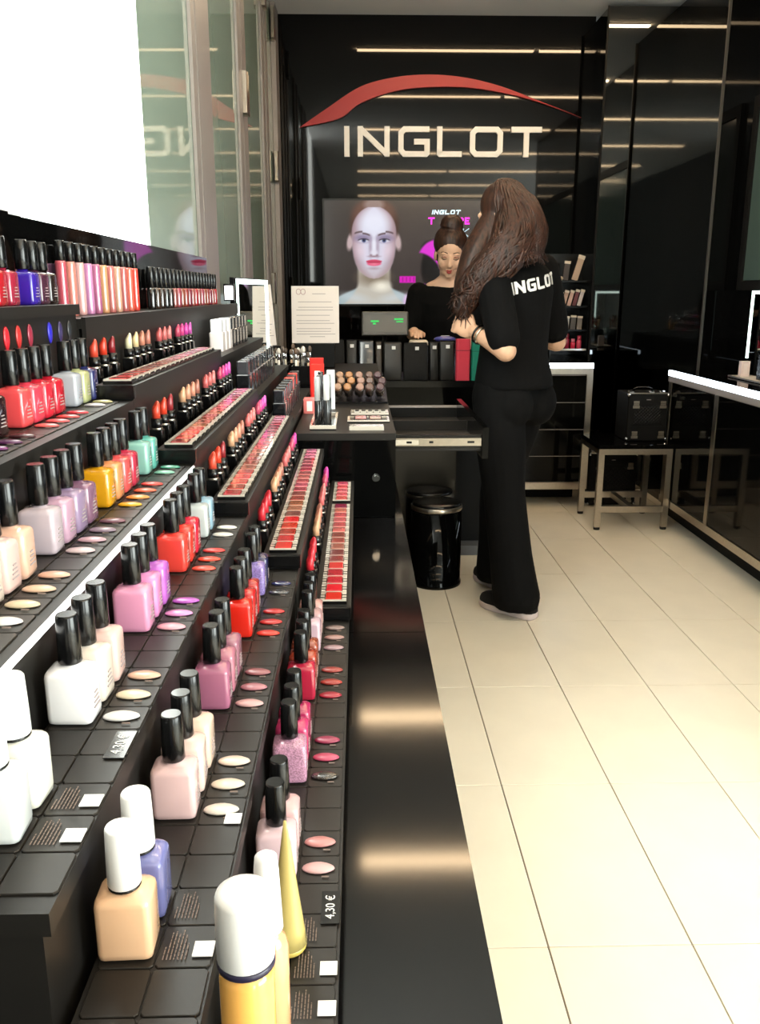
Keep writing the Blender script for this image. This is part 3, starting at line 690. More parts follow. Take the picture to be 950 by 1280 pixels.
link('base', MB().box(-0.042, 0.042, -0.035, 0.035, 0, 0.004), M_CLEAR, cdh); link('front_lip', MB().box(-0.042, 0.042, -0.039, -0.0352, 0, 0.010), M_CLEAR, cdh)
tag(cdh, 'low clear acrylic block at the front edge of the counter', 'holder')
t3 = tray('mascara_tray', -0.120, -0.056, 2.08, 2.32, CT + 0.0002, 0.012, M_CLEAR, 'clear tray holding upright mascaras at the counter corner', 'tray')
def mascara(x, y, z, h, body, capc, label, name='mascara', cat='mascara', group='upright mascaras', r=0.0075):
    t = empty(name, (x, y, z))
    link('tube', MB().lathe([(r * .92, 0), (r, 0.001), (r, h * 0.5), (r * .9, h * 0.51)], 14), M_OBJG, t, color=body)
    link('cap', MB().lathe([(r * .92, h * 0.512), (r, h * 0.52), (r * .95, h * 0.98), (r * .8, h)], 14), M_OBJG, t, color=capc)
    tag(t, label, cat, group)
for q, (x, y, h, b, c, nm) in enumerate(((-0.103, 2.14, 0.12, (30, 30, 32), (170, 172, 172), 'silver capped'), (-0.080, 2.13, 0.125, (40, 42, 44), (210, 212, 212), 'bright steel capped'), (-0.101, 2.21, 0.118, (24, 24, 26), (60, 62, 64), 'graphite capped'),
                                       (-0.078, 2.20, 0.12, (28, 28, 30), (120, 122, 122), 'grey capped'), (-0.100, 2.28, 0.12, (20, 20, 22), (30, 30, 30), 'all black'))):
    mascara(x, y, CT + 0.0035, h, b, c, '%s mascara standing in the clear tray at the counter corner' % nm)

def carton(name, x, y, z, w, d, h, rgb, label, cat='box', group=None, rz=0.0, flap=(240, 235, 225)):
    t = empty(name, (x, y, z), (0, 0, rz))
    link('carton', MB().cbox(-w / 2, w / 2, -d / 2, d / 2, 0, h, 0.001), M_OBJ, t, color=rgb)
    link('front_print', MB().box(-w * .22, w * .22, -d / 2 - 0.0006, -d / 2 - 0.0001, h * .18, h * .86), M_OBJ, t, color=flap)
    tag(t, label, cat, group); return t
carton('red_carton', -0.118, 2.50, CT + 0.0002, 0.036, 0.036, 0.125, (222, 36, 24), 'tall red cosmetics carton with a cream stripe on the counter')
carton('red_carton', -0.125, 2.60, CT + 0.0002, 0.040, 0.036, 0.135, (196, 30, 24), 'darker red carton behind the striped red carton')
carton('white_carton', -0.080, 2.48, CT + 0.0002, 0.022, 0.022, 0.110, (226, 230, 232), 'slim white carton beside the red carton', flap=(200, 210, 214))
carton('pink_carton', -0.136, 2.40, CT + 0.0002, 0.034, 0.05, 0.04, (224, 120, 116), 'small pink box on the counter before the red cartons')

# black product blocks filling the far half of the lipstick tiers
qn = 0
for i, x, y0, n in ((3, -0.190, 2.07, 9), (2, -0.262, 1.99, 10), (1, -0.342, 2.14, 8)):
    for q in range(n):
        y = y0 + q * 0.062
        rgb = [(16, 17, 20), (22, 23, 26), (18, 16, 18), (13, 15, 19)][q % 4]; cc = [(36, 40, 46), (22, 22, 26), (52, 54, 58), (24, 26, 30)][(q + i) % 4]
        if i == 3 and q in (5, 7): cc = (206, 70, 60)
        if i == 1 and q < 3: rgb, cc = (224, 214, 212), (232, 232, 236)
        t = empty('cream_lipstick', (x, y, SZ[i] + 0.0002))
        link('case', MB().cbox(-0.016, 0.016, -0.022, 0.022, 0, 0.045, 0.003), M_OBJG, t, color=rgb)
        link('cap', MB().cbox(-0.013, 0.013, -0.019, 0.019, 0.0452, 0.075, 0.003), M_OBJG, t, color=cc)
        nm = 'white' if (i == 1 and q < 3) else 'red-topped' if cc == (206, 70, 60) else 'dark'
        tag(t, '%s square cosmetics case, %s past the lipsticks on the %s' % (nm, ORD[q], TIERWORD[i].replace(' with the glowing edge', '')), 'cosmetics', 'square cases past the lipsticks')

# brushes and pencils in cups
def cup(x, y, z, label, sz=0.07, h=0.085):
    t = empty('brush_cup', (x, y, z)); w = sz / 2
    link('cup', MB().box(-w, w, -w, w, 0, 0.004).box(-w, w, -w, -w + 0.003, 0.0041, h).box(-w, w, w - 0.003, w, 0.0041, h).box(-w, -w + 0.003, -w + 0.003, w - 0.003, 0.0041, h).box(w - 0.003, w, -w + 0.003, w - 0.003, 0.0041, h), M_BLACKP, t)
    tag(t, label, 'cup', 'brush cups')
def brush(x, y, z, h, lean, hc, tip, label, kind='makeup_brush'):
    t = empty(kind, (x, y, z), (lean[0], lean[1], 0))
    link('handle', MB().lathe([(0.0028, 0), (0.0040, h * .3), (0.0044, h * .55), (0.0036, h * .72)], 10), M_OBJG, t, color=hc)
    link('ferrule', MB().lathe([(0.0037, h * .722), (0.0046, h * .74), (0.0048, h * .84), (0.0044, h * .85)], 10), M_CHROME, t)
    link('bristles', MB().lathe([(0.0042, h * .852), (0.0066, h * .9), (0.0060, h * .96), (0.0022, h)], 10), M_OBJ, t, color=tip)
    tag(t, label, 'brush', 'makeup brushes in cups')
cups = [(-0.345, 2.89), (-0.265, 2.90), (-0.185, 2.90), (-0.30, 3.02), (-0.21, 3.03)]
CUPN = ['nearest the glowing mirror', 'second from the glowing mirror', 'by the red cartons', 'behind the front cups', 'before the white notice']
for ci, (x, y) in enumerate(cups):
    cup(x, y, OCZ, 'small square black cup of brushes %s' % CUPN[ci])
    for q in range(6):
        bxp = x + (-0.020 + 0.020 * (q % 3)); byp = y + (-0.014 if q < 3 else 0.014)
        hc = [(180, 170, 150), (120, 116, 110), (206, 200, 190), (60, 58, 56), (150, 120, 90), (200, 190, 176)][(q + ci) % 6]
        nm = ['pale wood', 'grey', 'cream', 'dark', 'brown', 'light'][(q + ci) % 6]
        brush(bxp, byp, OCZ + 0.0045, 0.125 + 0.018 * ((q * 5 + ci) % 4) / 3, (0.03 * ((q % 3) - 1), 0.04 * ((q % 2) - .5)), hc, [(90, 70, 56), (206, 196, 186), (70, 56, 46)][q % 3],
              '%s handled makeup brush, %s one in the cup %s' % (nm, ORD[q], CUPN[ci]))

# printed notices in holders
def notice(x, y, z, w, h, rz, label, tilt=0.10):
    t = empty('notice', (x, y, z), (0, 0, rz))
    link('base', MB().box(-w * .4, w * .4, -0.05, 0.05, 0, 0.10), M_BLACKM, t)
    sheet = MB().box(-w / 2, w / 2, 0, 0.0015, 0, h); M = Matrix.Translation((0, -0.012, 0.1015)) @ Matrix.Rotation(-tilt, 4, 'X')
    link('sheet', sheet.xf(M), M_PAPER, t)
    tx = MB(); r = random.Random(3)
    for q in range(17):
        if q in (1, 4, 7, 9, 12): continue
        zz = h * (0.86 - q * 0.047); L = -w * .40 + (w * .04 if q in (3, 5) else 0); Rr = w * r.uniform(.30, .42)
        if q == 0: L, Rr = -w * .06, w * .22
        if q == 16: L, Rr = -w * .12, w * .2
        if q == 2: continue
        tx.box(L, Rr, -0.0006, -0.0001, zz, zz + h * 0.009)
    link('printed_text', tx.xf(M), M_PRINTG, t)
    lg_ = MB()
    for sx in (-1, 1):
        pts = [(-w * .30 + sx * (0.010 + 0.010 * math.cos(a)), -0.0008, h * .90 + 0.012 * math.sin(a)) for a in np.linspace(0, 2 * math.pi, 13)]
        lg_.tube(pts, 0.0012, 6)
    link('emblem', lg_.xf(M), M_OBJ, t, color=(170, 130, 130))
    tag(t, label, 'notice'); return t
notice(-0.190, 3.90, OCZ, 0.208, 0.245, 0.0, 'white printed notice standing beside the video screen')
notice(-0.405, 3.70, OCZ, 0.150, 0.250, math.radians(52), 'white printed notice turned sideways behind the glowing mirror')

def led_mirror(name, c, ax, w, h, label, inner=M_MIRROR, stand=0.0):
    t = empty(name, c, (0, 0, ax))
    b = 0.016
    link('glass', MB().box(-w / 2, w / 2, 0, 0.006, stand, stand + h), inner, t)
    fr = MB().box(-w / 2, w / 2, -0.004, -0.0003, stand + h - b, stand + h).box(-w / 2, -w / 2 + b, -0.004, -0.0003, stand, stand + h - b).box(w / 2 - b, w / 2, -0.004, -0.0003, stand, stand + h - b)
    link('light_frame', fr, M_LEDMIRROR, t)
    link('backing', MB().box(-w / 2 - .004, w / 2 + .004, 0.0062, 0.02, stand - 0.004, stand + h + .004), M_BLACKP, t)
    if stand > 0.01: link('foot', MB().box(-w * .35, w * .35, -0.03, 0.05, 0, 0.006).box(-0.03, 0.03, 0.008, 0.02, 0.006, stand - 0.0042), M_BLACKP, t)
    tag(t, label, 'mirror'); return t
led_mirror('lit_mirror', (-0.369, 3.125, OCZ), math.radians(83.5), 0.46, 0.262, 'mirror with a glowing white border at the end of the lipstick display', stand=0.10)
for q, z in enumerate((1.265, 1.19)):
    t = empty('lit_sign', (-0.3905, 2.80, z), (0, 0, 0))
    link('case', MB().box(-0.03, 0.004, 0.0005, 0.012, -0.012, 0.040), M_BLACKP, t)
    link('face', MB().cbox(-0.026, 0.0, -0.002, 0.0002, -0.008, 0.034, 0.003), M_LEDEDGE, t)
    if q == 0: t.location = (-0.392, 2.8005, 1.285)
    tag(t, ['small glowing white price sign at the end of the top shelf', 'small glowing white price sign under the top shelf end'][q], 'sign')

# ================================================================== CASH DESK
DZ = 0.888
dk = empty('cash_desk', (0.2, 4.4, 0))
def DK(name, b, m): return link(name, MB().box(b[0] - 0.2, b[1] - 0.2, b[2] - 4.4, b[3] - 4.4, b[4], b[5]), m, dk)
DK('worktop', (-0.50, 0.80, 4.15, 4.62, DZ - 0.03, DZ), M_BLACKP)
DK('front_panel', (-0.50, 0.475, 4.16, 4.18, 0.0, DZ - 0.0302), mat('desk_grey_gloss', (40, 39, 35), rough=0.25))
DK('fascia', (-0.48, 0.79, 4.150, 4.1598, DZ - 0.16, DZ - 0.0302), M_GLOSS2)
DK('side_panel', (0.775, 0.795, 4.18, 4.60, 0.0, DZ - 0.0302), M_GLOSS2)
DK('inner_panel', (0.476, 0.774, 4.30, 4.32, 0.0, DZ - 0.0302), M_BLACKM)
DK('foot_plate', (0.476, 0.774, 4.20, 4.298, 0.0, 0.05), mat('dark_steel', (90, 92, 95), rough=0.5))
tag(dk, 'black cash desk beneath the row of pouches', 'desk')

def bin_(x, y, label):
    t = empty('waste_bin', (x, y, 0.0))
    link('body', MB().lathe([(0.116, 0.0), (0.117, 0.004), (0.117, 0.016), (0.113, 0.022), (0.1135, 0.352)], 40), M_GLOSS2, t)
    link('rim', MB().lathe([(0.1145, 0.3522), (0.1165, 0.356), (0.1165, 0.368), (0.1130, 0.372)], 40), M_STEEL, t)
    link('lid', MB().lathe([(0.110, 0.3722), (0.112, 0.376), (0.106, 0.384), (0.05, 0.388), (0.004, 0.389)], 40), M_BLACKP, t)
    tag(t, label, 'bin', 'black waste bins under the desk')
bin_(0.348, 3.787, 'round black waste bin with a steel rim, standing clear of the desk')
bin_(0.335, 4.030, 'round black waste bin close against the desk, behind another bin')

def pouch(x0, x1, h, rgb, label, y=4.175, m=None, tagc=True, lean=0.12, dep=0.022, name='cosmetic_pouch', cat='pouch'):
    t = empty(name, ((x0 + x1) / 2, y, DZ + 0.0005), (0, 0, random.uniform(-0.03, 0.03))); w = (x1 - x0) / 2 - 0.003
    R = []
    for z, k, kw in ((0.0, 0.75, .97), (0.006, 1.0, 1.0), (h * .4, 1.0, 1.0), (h * .8, .6, .985), (h * .97, .25, .97), (h, .18, .96)):
        R.append([(px_ , py_ + z * lean, z) for px_, py_, _ in rrect(w * kw, dep * k, min(0.006, dep * k * .9), 0)])
    link('bag', MB().rings(R, True), m or M_OBJ, t, color=rgb)
    link('zip', MB().box(-w * .93, w * .93, h * lean - 0.0035, h * lean + 0.0035, h + 0.0003, h + 0.005), M_BLACKP, t)
    if tagc: link('tag', MB().box(-0.009, 0.009, -0.001, 0.001, 0, 0.016), M_TAG, t, (w * .1, h * .86 * lean - dep * .62 - 0.004, h * .83))
    tag(t, label, cat, 'pouches on the cash desk')
PV = [(-0.305, -0.195, .195, (24, 24, 24), 'wide flat black pouch beneath the white notice'), (-0.192, -0.066, .188, (20, 20, 21), 'black fabric pouch left of the sheeny one, with tiny white print'),
      (-0.063, -0.006, .187, (26, 26, 27), 'narrow black pouch with white tag beside the blue-sheened pouch'), (-0.003, 0.075, .185, (34, 42, 52), 'shiny dark blue-grey pouch among the black pouches'),
      (0.078, 0.113, .180, (44, 34, 26), 'thin dark brown pouch beside the shiny blue-grey one'), (0.116, 0.208, .176, (30, 29, 29), 'black pouch with white tag under the small till screen'),
      (0.211, 0.333, .172, (24, 23, 23), 'large black flap pouch with white tag on the desk'), (0.336, 0.382, .178, (18, 18, 18), 'slim black pouch beside the large flap pouch'),
      (0.385, 0.458, .182, (26, 26, 26), 'black pouch with white tag next to the red case')]
for q, (a, b, h, rgb, lb_) in enumerate(PV):
    pouch(a, b, h, rgb, lb_, m=M_OBJG if q in (3,) else M_FABRIC if q in (1, 6) else M_OBJ)
for a, b, h, rgb, lb_ in ((0.461, 0.533, .195, (222, 62, 82), 'bright red upright case beside the green one'), (0.536, 0.606, .190, (0, 128, 104), 'green upright case at the end of the pouch row')):
    t = empty('brush_case', ((a + b) / 2, 4.18, DZ + 0.0005)); w = (b - a) / 2 - 0.002
    link('case', MB().rings([rrect(w, 0.022, 0.012, z) for z in (0, h)], False), M_OBJ, t, color=rgb)
    link('lid_seam', MB().rings([rrect(w + .0006, 0.0226, 0.012, z) for z in (h * .72, h * .735)], False), M_OBJ, t, color=tuple(int(c * .6) for c in rgb))
    tag(t, lb_, 'case', 'upright cases on the cash desk')
# small till display on a pole
t = empty('till_display', (0.130, 4.36, DZ + 0.0005))
link('foot', MB().lathe([(0.05, 0), (0.05, 0.006), (0.014, 0.012), (0.012, 0.012)], 24), M_BLACKP, t)
link('pole', MB().cyl((0, 0, 0.012), (0, 0, 0.202), 0.011), M_BLACKP, t)
Mx = Matrix.Translation((0, -0.02, 0.205)) @ Matrix.Rotation(math.radians(-14), 4, 'X')
link('housing', MB().cbox(-0.115, 0.115, -0.012, 0.018, 0, 0.115, 0.006).xf(Mx), mat('grey_plastic', (70, 70, 68), rough=0.35), t)
link('screen', MB().box(-0.103, 0.103, -0.0135, -0.0122, 0.012, 0.103).xf(Mx), mat('dark_screen', (50, 52, 50), rough=0.2, emit=(60, 62, 58), estr=0.5), t)
for a, b, c, d in ((-0.07, -0.03, 0.062, 0.070), (-0.06, -0.045, 0.05, 0.058), (0.045, 0.09, 0.072, 0.080), (0.055, 0.09, 0.060, 0.066)):
    link('digits', MB().box(a, b, -0.0150, -0.0138, c, d).xf(Mx), mat('green_digits', (20, 200, 90), emit=(20, 210, 90), estr=0.35), t)
tag(t, 'small grey till screen on a pole behind the black pouches', 'screen')
t = empty('receipt_printer', (0.30, 4.405, DZ + 0.0005))
link('body', MB().cbox(-0.045, 0.045, -0.05, 0.05, 0, 0.155, 0.006), M_BLACKP, t); link('cover', MB().cbox(-0.046, 0.046, -0.051, 0.051, 0.1552, 0.178, 0.012), M_OBJ, t, color=(220, 206, 190))
tag(t, 'cream-topped receipt printer under the cashier\'s hand', 'printer')
t = empty('tape_dispenser', (0.425, 4.33, DZ + 0.0005))
link('body', MB().cbox(-0.055, 0.055, -0.03, 0.03, 0, 0.175, 0.008), M_BLACKP, t); link('top', MB().ell((0, 0, 0.187), (0.055, 0.034, 0.016)), M_OBJG, t, color=(70, 72, 150))
link('label_print', MB().box(-0.02, 0.022, -0.012, -0.004, 0.2025, 0.204), M_PRINTW, t)
tag(t, 'rounded blue violet dispenser between the printer and the red case', 'dispenser')

# ================================================================== VIDEO SCREEN
tv = empty('video_screen', (0.392, D - 0.002, 1.2225)); TW, TH = 1.220, 0.652
link('housing', MB().box(-TW / 2 - .012, TW / 2 + .012, -0.075, 0.0, -0.014, TH + .012), M_BLACKP, tv)
def paint(nx, ny):
    U, V = np.meshgrid(np.linspace(0, 1, nx), np.linspace(0, 1, ny))
    X = U * 231.0; Yp = (1 - V) * 130.0            # picture units
    img = np.empty((ny, nx, 3)); img[:] = (64, 56, 54)
    img *= (0.82 + 0.25 * np.exp(-(((X - 110) / 80) ** 2 + ((Yp - 60) / 70) ** 2)))[..., None]
    def sm(d, w): return np.clip(0.5 - d / w, 0, 1)
    def over(mask, col, a=1.0):
        m = (mask * a)[..., None]; img[:] = img * (1 - m) + np.array(col) * m
    def el(cx, cy, rx, ry, rot=0.0):
        c, s = math.cos(rot), math.sin(rot); dx, dy = X - cx, Yp - cy
        return (np.hypot((dx * c + dy * s) / rx, (-dx * s + dy * c) / ry) - 1) * min(rx, ry)
    cx = 61
    # shoulders and neck
    sh = np.where(np.abs(X - cx) < 60, 108 + 0.0062 * np.abs(X - cx) ** 2 - 8 * np.exp(-((X - cx) / 16) ** 2), 200)
    over(sm(sh - Yp, 3) * (np.abs(X - cx) < 52), (170, 186, 190))
    over(sm(np.abs(X - cx) - 20 - 0.02 * (Yp - 100) ** 2 * (Yp > 100), 4) * (Yp > 78) * (Yp < 130), (196, 190, 178))
    over(sm(el(cx, 96, 20, 10), 10), (120, 104, 84), .7); over(sm(el(cx + 9, 107, 10, 6), 8), (250, 244, 226), .9)
    over(sm(el(cx - 24, 122, 16, 5, .2), 8), (206, 216, 222), .6); over(sm(el(cx + 24, 122, 16, 5, -.2), 8), (206, 216, 222), .6)
    # ears, hair, face
    for s in (-1, 1): over(sm(el(cx + s * 29.5, 51, 4.0, 10.5, -s * .15), 2.5), (196, 172, 174))
    over(sm(el(cx, 30, 30.5, 33), 5), (70, 44, 38)); over(sm(el(cx, 16, 26, 18), 8), (112, 76, 64), .7); over(sm(el(cx, 5, 12, 8), 5), (176, 160, 160), .6)
    jaw = np.interp(Yp, [0, 50, 60, 70, 78, 85, 90, 94, 96.5, 97.5], [27, 27, 26.4, 25, 22.8, 19.6, 15.5, 10.5, 5.5, 0])
    top = np.where(Yp < 40, 27.0 * np.sqrt(np.clip(1 - ((40 - Yp) / 33.0) ** 2.0, 0, 1)), 27.0)
    hw = np.minimum(jaw, top); face = sm(np.abs(X - cx) - hw, 2.5) * (Yp > 8) * (Yp < 98)
    over(face, (216, 214, 232)); 
    over(face * sm(np.abs(X - cx) * -1 + hw * .72, 14), (150, 112, 116), .75)
    over(face * sm(el(cx, 28, 16, 14), 14), (236, 238, 252), .8)
    over(face * np.clip((Yp - 74) / 22, 0, 1), (170, 146, 138), .45)
    for s in (-1, 1):
        over(face * sm(el(cx + s * 13.5, 46.8, 10, 5.2), 5), (134, 120, 152), .85)                 # lid shade
        bw = 41.5 - 3.0 * np.clip(1 - ((X - cx - s * 15) / 11) ** 2, 0, 1) + np.where(s * (X - cx) < 14, 2.0, 0)
        over(face * sm(np.abs(Yp - bw) - 1.0, 1.6) * sm(np.abs(X - cx - s * 14.5) - 9.5, 2), (84, 62, 66), .95)
        over(sm(el(cx + s * 13, 49.6, 6.2, 2.3), 1.4), (214, 214, 228)); over(sm(el(cx + s * 12.6, 49.4, 2.6, 2.6), 1.2), (70, 82, 130)); over(sm(el(cx + s * 12.6, 49.4, 1.1, 1.1), .8), (14, 14, 24))
        over(sm(np.abs(Yp - (47.4 + 0.035 * (X - cx - s * 13) ** 2)) - .7, 1.2) * sm(np.abs(X - cx - s * 13) - 7, 1.5), (46, 36, 48), .95)
        over(face * sm(el(cx + s * 17, 62, 6, 9, s * .4), 10), (238, 214, 226), .6)
        over(face * sm(el(cx + s * 3.6, 67.5, 1.5, 1.0), 1.2), (120, 84, 92), .8)
        over(face * sm(el(cx + s * 4.5, 57, 1.6, 9), 3.5), (160, 138, 156), .75)
    over(face * sm(el(cx, 56, 2.0, 11), 3), (244, 244, 254), .7); over(face * sm(el(cx, 64.5, 4.2, 3.2), 3), (232, 228, 240), .8); over(face * sm(el(cx, 69.3, 5.5, 1.0), 2), (130, 92, 100), .8)
    up = sm(np.abs(Yp - 75.6) - 2.1 * np.clip(1 - ((X - cx) / 10.5) ** 2, 0, 1) - .25, 1.0) * sm(np.abs(X - cx) - 10, 1.2)
    lo = sm(el(cx, 78.2, 8.8, 3.2), 1.2)
    over(lo, (232, 92, 128)); over(up, (214, 70, 104)); over(sm(el(cx, 79, 4, 1.2), 2), (246, 150, 170), .7); over(sm(np.abs(Yp - 76.6) - .35, .8) * sm(np.abs(X - cx) - 9.4, 1), (130, 40, 60), .9)
    over(face * sm(el(cx, 84.5, 6, 1.4), 2.5), (160, 134, 140), .6)
    # dark figure and magenta shapes of the advert
    over(sm(el(136, 60, 16, 12), 3), (14, 12, 14)); over(sm(el(146, 84, 26, 34), 4), (16, 14, 16))
    m1 = sm(np.maximum.reduce([el(140, 74, 24, 26), (X - 152), -(el(112, 98, 34, 34))]), 2.5)
    over(m1, (226, 50, 214)); over(m1 * np.clip((X - 138) / 16, 0, 1), (214, 130, 240), .7)
    over(sm(np.maximum.reduce([np.abs(X - 115 - (112 - Yp) * .35) - 8, 104 - Yp]), 2) * (Yp > 104), (206, 70, 206)); over(sm(el(104, 126, 6, 9), 4), (236, 190, 240), .8)
    over(sm(np.maximum(np.abs(X - 103) - 10, np.abs(Yp - 98.5) - 4.2), 1), (222, 30, 190))
    for q in range(4): over(sm(np.abs(X - 97 - 4.6 * q) - .5, .8) * (np.abs(Yp - 98.5) < 3), (110, 20, 100), .7)
    over(sm(el(184, 61, 5.5, 4.5), 2), (196, 236, 228)); over(sm(np.abs((X - 183) + (Yp - 84) * .3) - 4, 2) * (Yp > 68) * (Yp < 98), (150, 168, 196), .8); over(sm(el(178, 104, 10, 12), 6), (206, 160, 214), .8)
    return img / 255.0
nx, ny = 300, 168
img = np.clip(paint(nx, ny), 0, 1)
vs = [(-TW / 2 + TW * i / (nx - 1), -0.0765, TH * j / (ny - 1)) for j in range(ny) for i in range(nx)]
fs = [(j * nx + i, j * nx + i + 1, (j + 1) * nx + i + 1, (j + 1) * nx + i) for j in range(ny - 1) for i in range(nx - 1)]
me = bpy.data.meshes.new('picture'); me.from_pydata(vs, [], fs)
ca = me.color_attributes.new('picture', 'FLOAT_COLOR', 'POINT')
linimg = np.where(img <= 0.04045, img / 12.92, ((img + 0.055) / 1.055) ** 2.4)
ca.data.foreach_set('color', np.concatenate([linimg, np.ones((ny, nx, 1))], axis=2).astype(np.float32).ravel())
ms = bpy.data.materials.new('screen_picture'); ms.use_nodes = True; nt = ms.node_tree; b = nt.nodes['Principled BSDF']
at = nt.nodes.new('ShaderNodeAttribute'); at.attribute_name = 'picture'
b.inputs['Base Color'].default_value = (0.01, 0.01, 0.01, 1); b.inputs['Roughness'].default_value = 0.15
nt.links.new(at.outputs['Color'], b.inputs['Emission Color']); b.inputs['Emission Strength'].default_value = 0.72
link('picture', me, ms, tv)['label'] = 'advert showing a woman\'s face'
def tvword(name, txt, x, z, h, w, gap, t, col, slant=0.2):
    mb = word(MB(), txt, 0, 0, h, w, gap, t, -0.0785, -0.0770)
    mb.v = [(vx + vz * slant + x, vy, vz + z) for vx, vy, vz in mb.v]
    link(name, mb, mat('screen_' + name, col, emit=col, estr=0.9), tv)
tvword('caption_white', 'INGLOT', 0.088, 0.567, 0.028, 0.030, 0.0055, 0.0075, (190, 220, 232))
tvword('caption_magenta', 'RE', 0.266, 0.505, 0.044, 0.032, 0.007, 0.0105, (236, 40, 206), 0.0)
tvword('caption_grey', 'K', 0.290, 0.430, 0.050, 0.042, 0.008, 0.006, (150, 176, 190), 0.1)
link('caption_letter', MB().box(0.066, 0.108, -0.0785, -0.0770, 0.539, 0.549).box(0.082, 0.092, -0.0785, -0.0770, 0.505, 0.539), MATS['screen_caption_magenta'], tv)
tag(tv, 'large video screen on the black wall showing a woman\'s face', 'screen')
# ================================================================== BACK COUNTER AND RACK
bc = empty('back_counter', (1.18, 5.5, 0))
def BC(name, b, m): return link(name, MB().box(b[0] - 1.18, b[1] - 1.18, b[2] - 5.5, b[3] - 5.5, b[4], b[5]), m, bc)
BX0, BX1, BY0 = 0.96, 1.412, 5.22
BC('carcass', (BX0, BX1 - 0.002, BY0 + 0.012, 5.98, 0.16, 0.84), M_RISER)
BC('toe_kick', (BX0, BX1 - 0.02, BY0 + 0.26, 5.98, 0.0, 0.159), M_BLACKM)
BC('top_panel', (BX0, BX1, BY0 + 0.014, 5.98, 0.8402, 0.885), M_GLOSS2)
BC('light_strip', (BX0, BX1, BY0 - 0.004, BY0 + 0.0135, 0.855, 0.885), M_LED)
BC('top_rail', (BX0, BX1, BY0 - 0.002, BY0 + 0.0118, 0.820, 0.8548), M_STEEL)
BC('post', (BX1 - 0.036, BX1, BY0 - 0.003, BY0 + 0.0116, 0.11, 0.8198), M_STEEL)
BC('bottom_rail', (BX0, BX1 - 0.0362, BY0 - 0.003, BY0 + 0.0116, 0.11, 0.155), M_STEEL)
for q in range(4):
    z0 = 0.160 + q * 0.165; BC('drawer', (BX0 + .004, BX1 - 0.0385, BY0 - 0.001, BY0 + 0.0114, z0, z0 + 0.161), M_GLOSS2)
    BC('drawer_edge', (BX0 + .004, BX1 - 0.0385, BY0 - 0.0016, BY0 - 0.0012, z0 + 0.1575, z0 + 0.1605), M_ALU)
tag(bc, 'black drawer counter with a glowing top edge below the brush rack', 'counter')
rk = empty('product_rack', (1.385, 5.86, 0.8855))
SHZ = [0.040, 0.165, 0.315, 0.475]
link('back_plate', MB().box(-0.115, 0.115, 0.10, 0.108, 0.0, 0.66), M_BLACKP, rk)
for z in SHZ:
    link('shelf', MB().box(-0.115, 0.115, -0.10, 0.0998, z, z + 0.008), M_BLACKP, rk)
    link('price_rail', MB().box(-0.115, 0.115, -0.104, -0.1002, z, z + 0.012), M_CLEAR if z < 0.05 else M_BLACKP, rk)
for s in (-1, 1): link('upright', MB().box(s * 0.119 - .003, s * 0.119 + .003, -0.08, 0.098, 0, 0.60), M_BLACKP, rk)
tag(rk, 'black rack of brush packs and jars above the glowing back counter', 'rack')
def pack(x, z, w, h, rgb, lean, label, cat='pack', y=5.79, d=0.012, tipc=None):
    t = empty('brush_pack', (x, y, 0.8855 + z), (0, lean, 0))
    link('pack', MB().cbox(-w / 2, w / 2, -d / 2, d / 2, 0.0, h, 0.002), M_OBJG, t, color=rgb)
    link('header_card', MB().box(-w / 2 - 0.001, w / 2 + 0.001, -d / 2 - 0.001, d / 2 + 0.001, h * .86, h + 0.001), M_OBJ, t, color=tipc or (220, 205, 186))
    tag(t, label, cat, 'packs on the brush rack')
L = SHZ
RW = ['lowest', 'second', 'third', 'top']
for q, (x, w, h, rgb, nm) in enumerate(((1.315, .028, .09, (70, 56, 58), 'brown'), (1.350, .026, .10, (186, 156, 138), 'beige'), (1.386, .024, .10, (206, 170, 158), 'pink beige'), (1.420, .024, .105, (110, 60, 66), 'wine'), (1.452, .024, .105, (206, 196, 196), 'silver'))):
    pack(x - 0.01, L[2] + 0.012, w, h, rgb, 0.24, '%s brush pack leaning on the third shelf of the rack' % nm)
for q, (x, w, h, rgb, nm) in enumerate(((1.345, .036, .12, (76, 66, 62), 'dark clear'), (1.405, .040, .16, (196, 170, 150), 'tall champagne'))):
    pack(x, L[3] + 0.014, w, h, rgb, 0.28 if q else 0.1, '%s brush pack on the top shelf of the rack' % nm)
for q, (x, w, h, rgb, nm) in enumerate(((1.365, .036, .085, (190, 186, 180), 'silver'), (1.41, .034, .09, (90, 84, 80), 'smoky'), (1.452, .032, .085, (130, 120, 112), 'grey'))):
    pack(x, L[1] + 0.0105, w, h, rgb, 0.05, '%s pack standing on the second shelf of the rack' % nm)
t = empty('sponge', (1.315, 5.80, 0.8855 + L[1] + 0.0085)); link('sponge', MB().ell((0, 0, 0.030), (0.028, 0.026, 0.030)), M_OBJ, t, color=(206, 168, 146)); link('handle', MB().cyl((0, 0, .058), (0.02, 0, .095), .003), M_CHROME, t)
tag(t, 'round beige puff on the second shelf of the rack', 'sponge')
t = empty('puff', (1.305, 5.80, 0.8855 + L[3] + 0.0085)); link('puff', MB().ell((0, 0, 0.016), (0.032, 0.03, 0.016)), M_OBJ, t, color=(206, 186, 160)); link('ribbon', MB().box(-0.006, 0.006, -0.02, 0.02, 0.0322, 0.034), M_OBJ, t, color=(230, 214, 190))
tag(t, 'flat cream powder puff on the top shelf of the rack', 'puff')
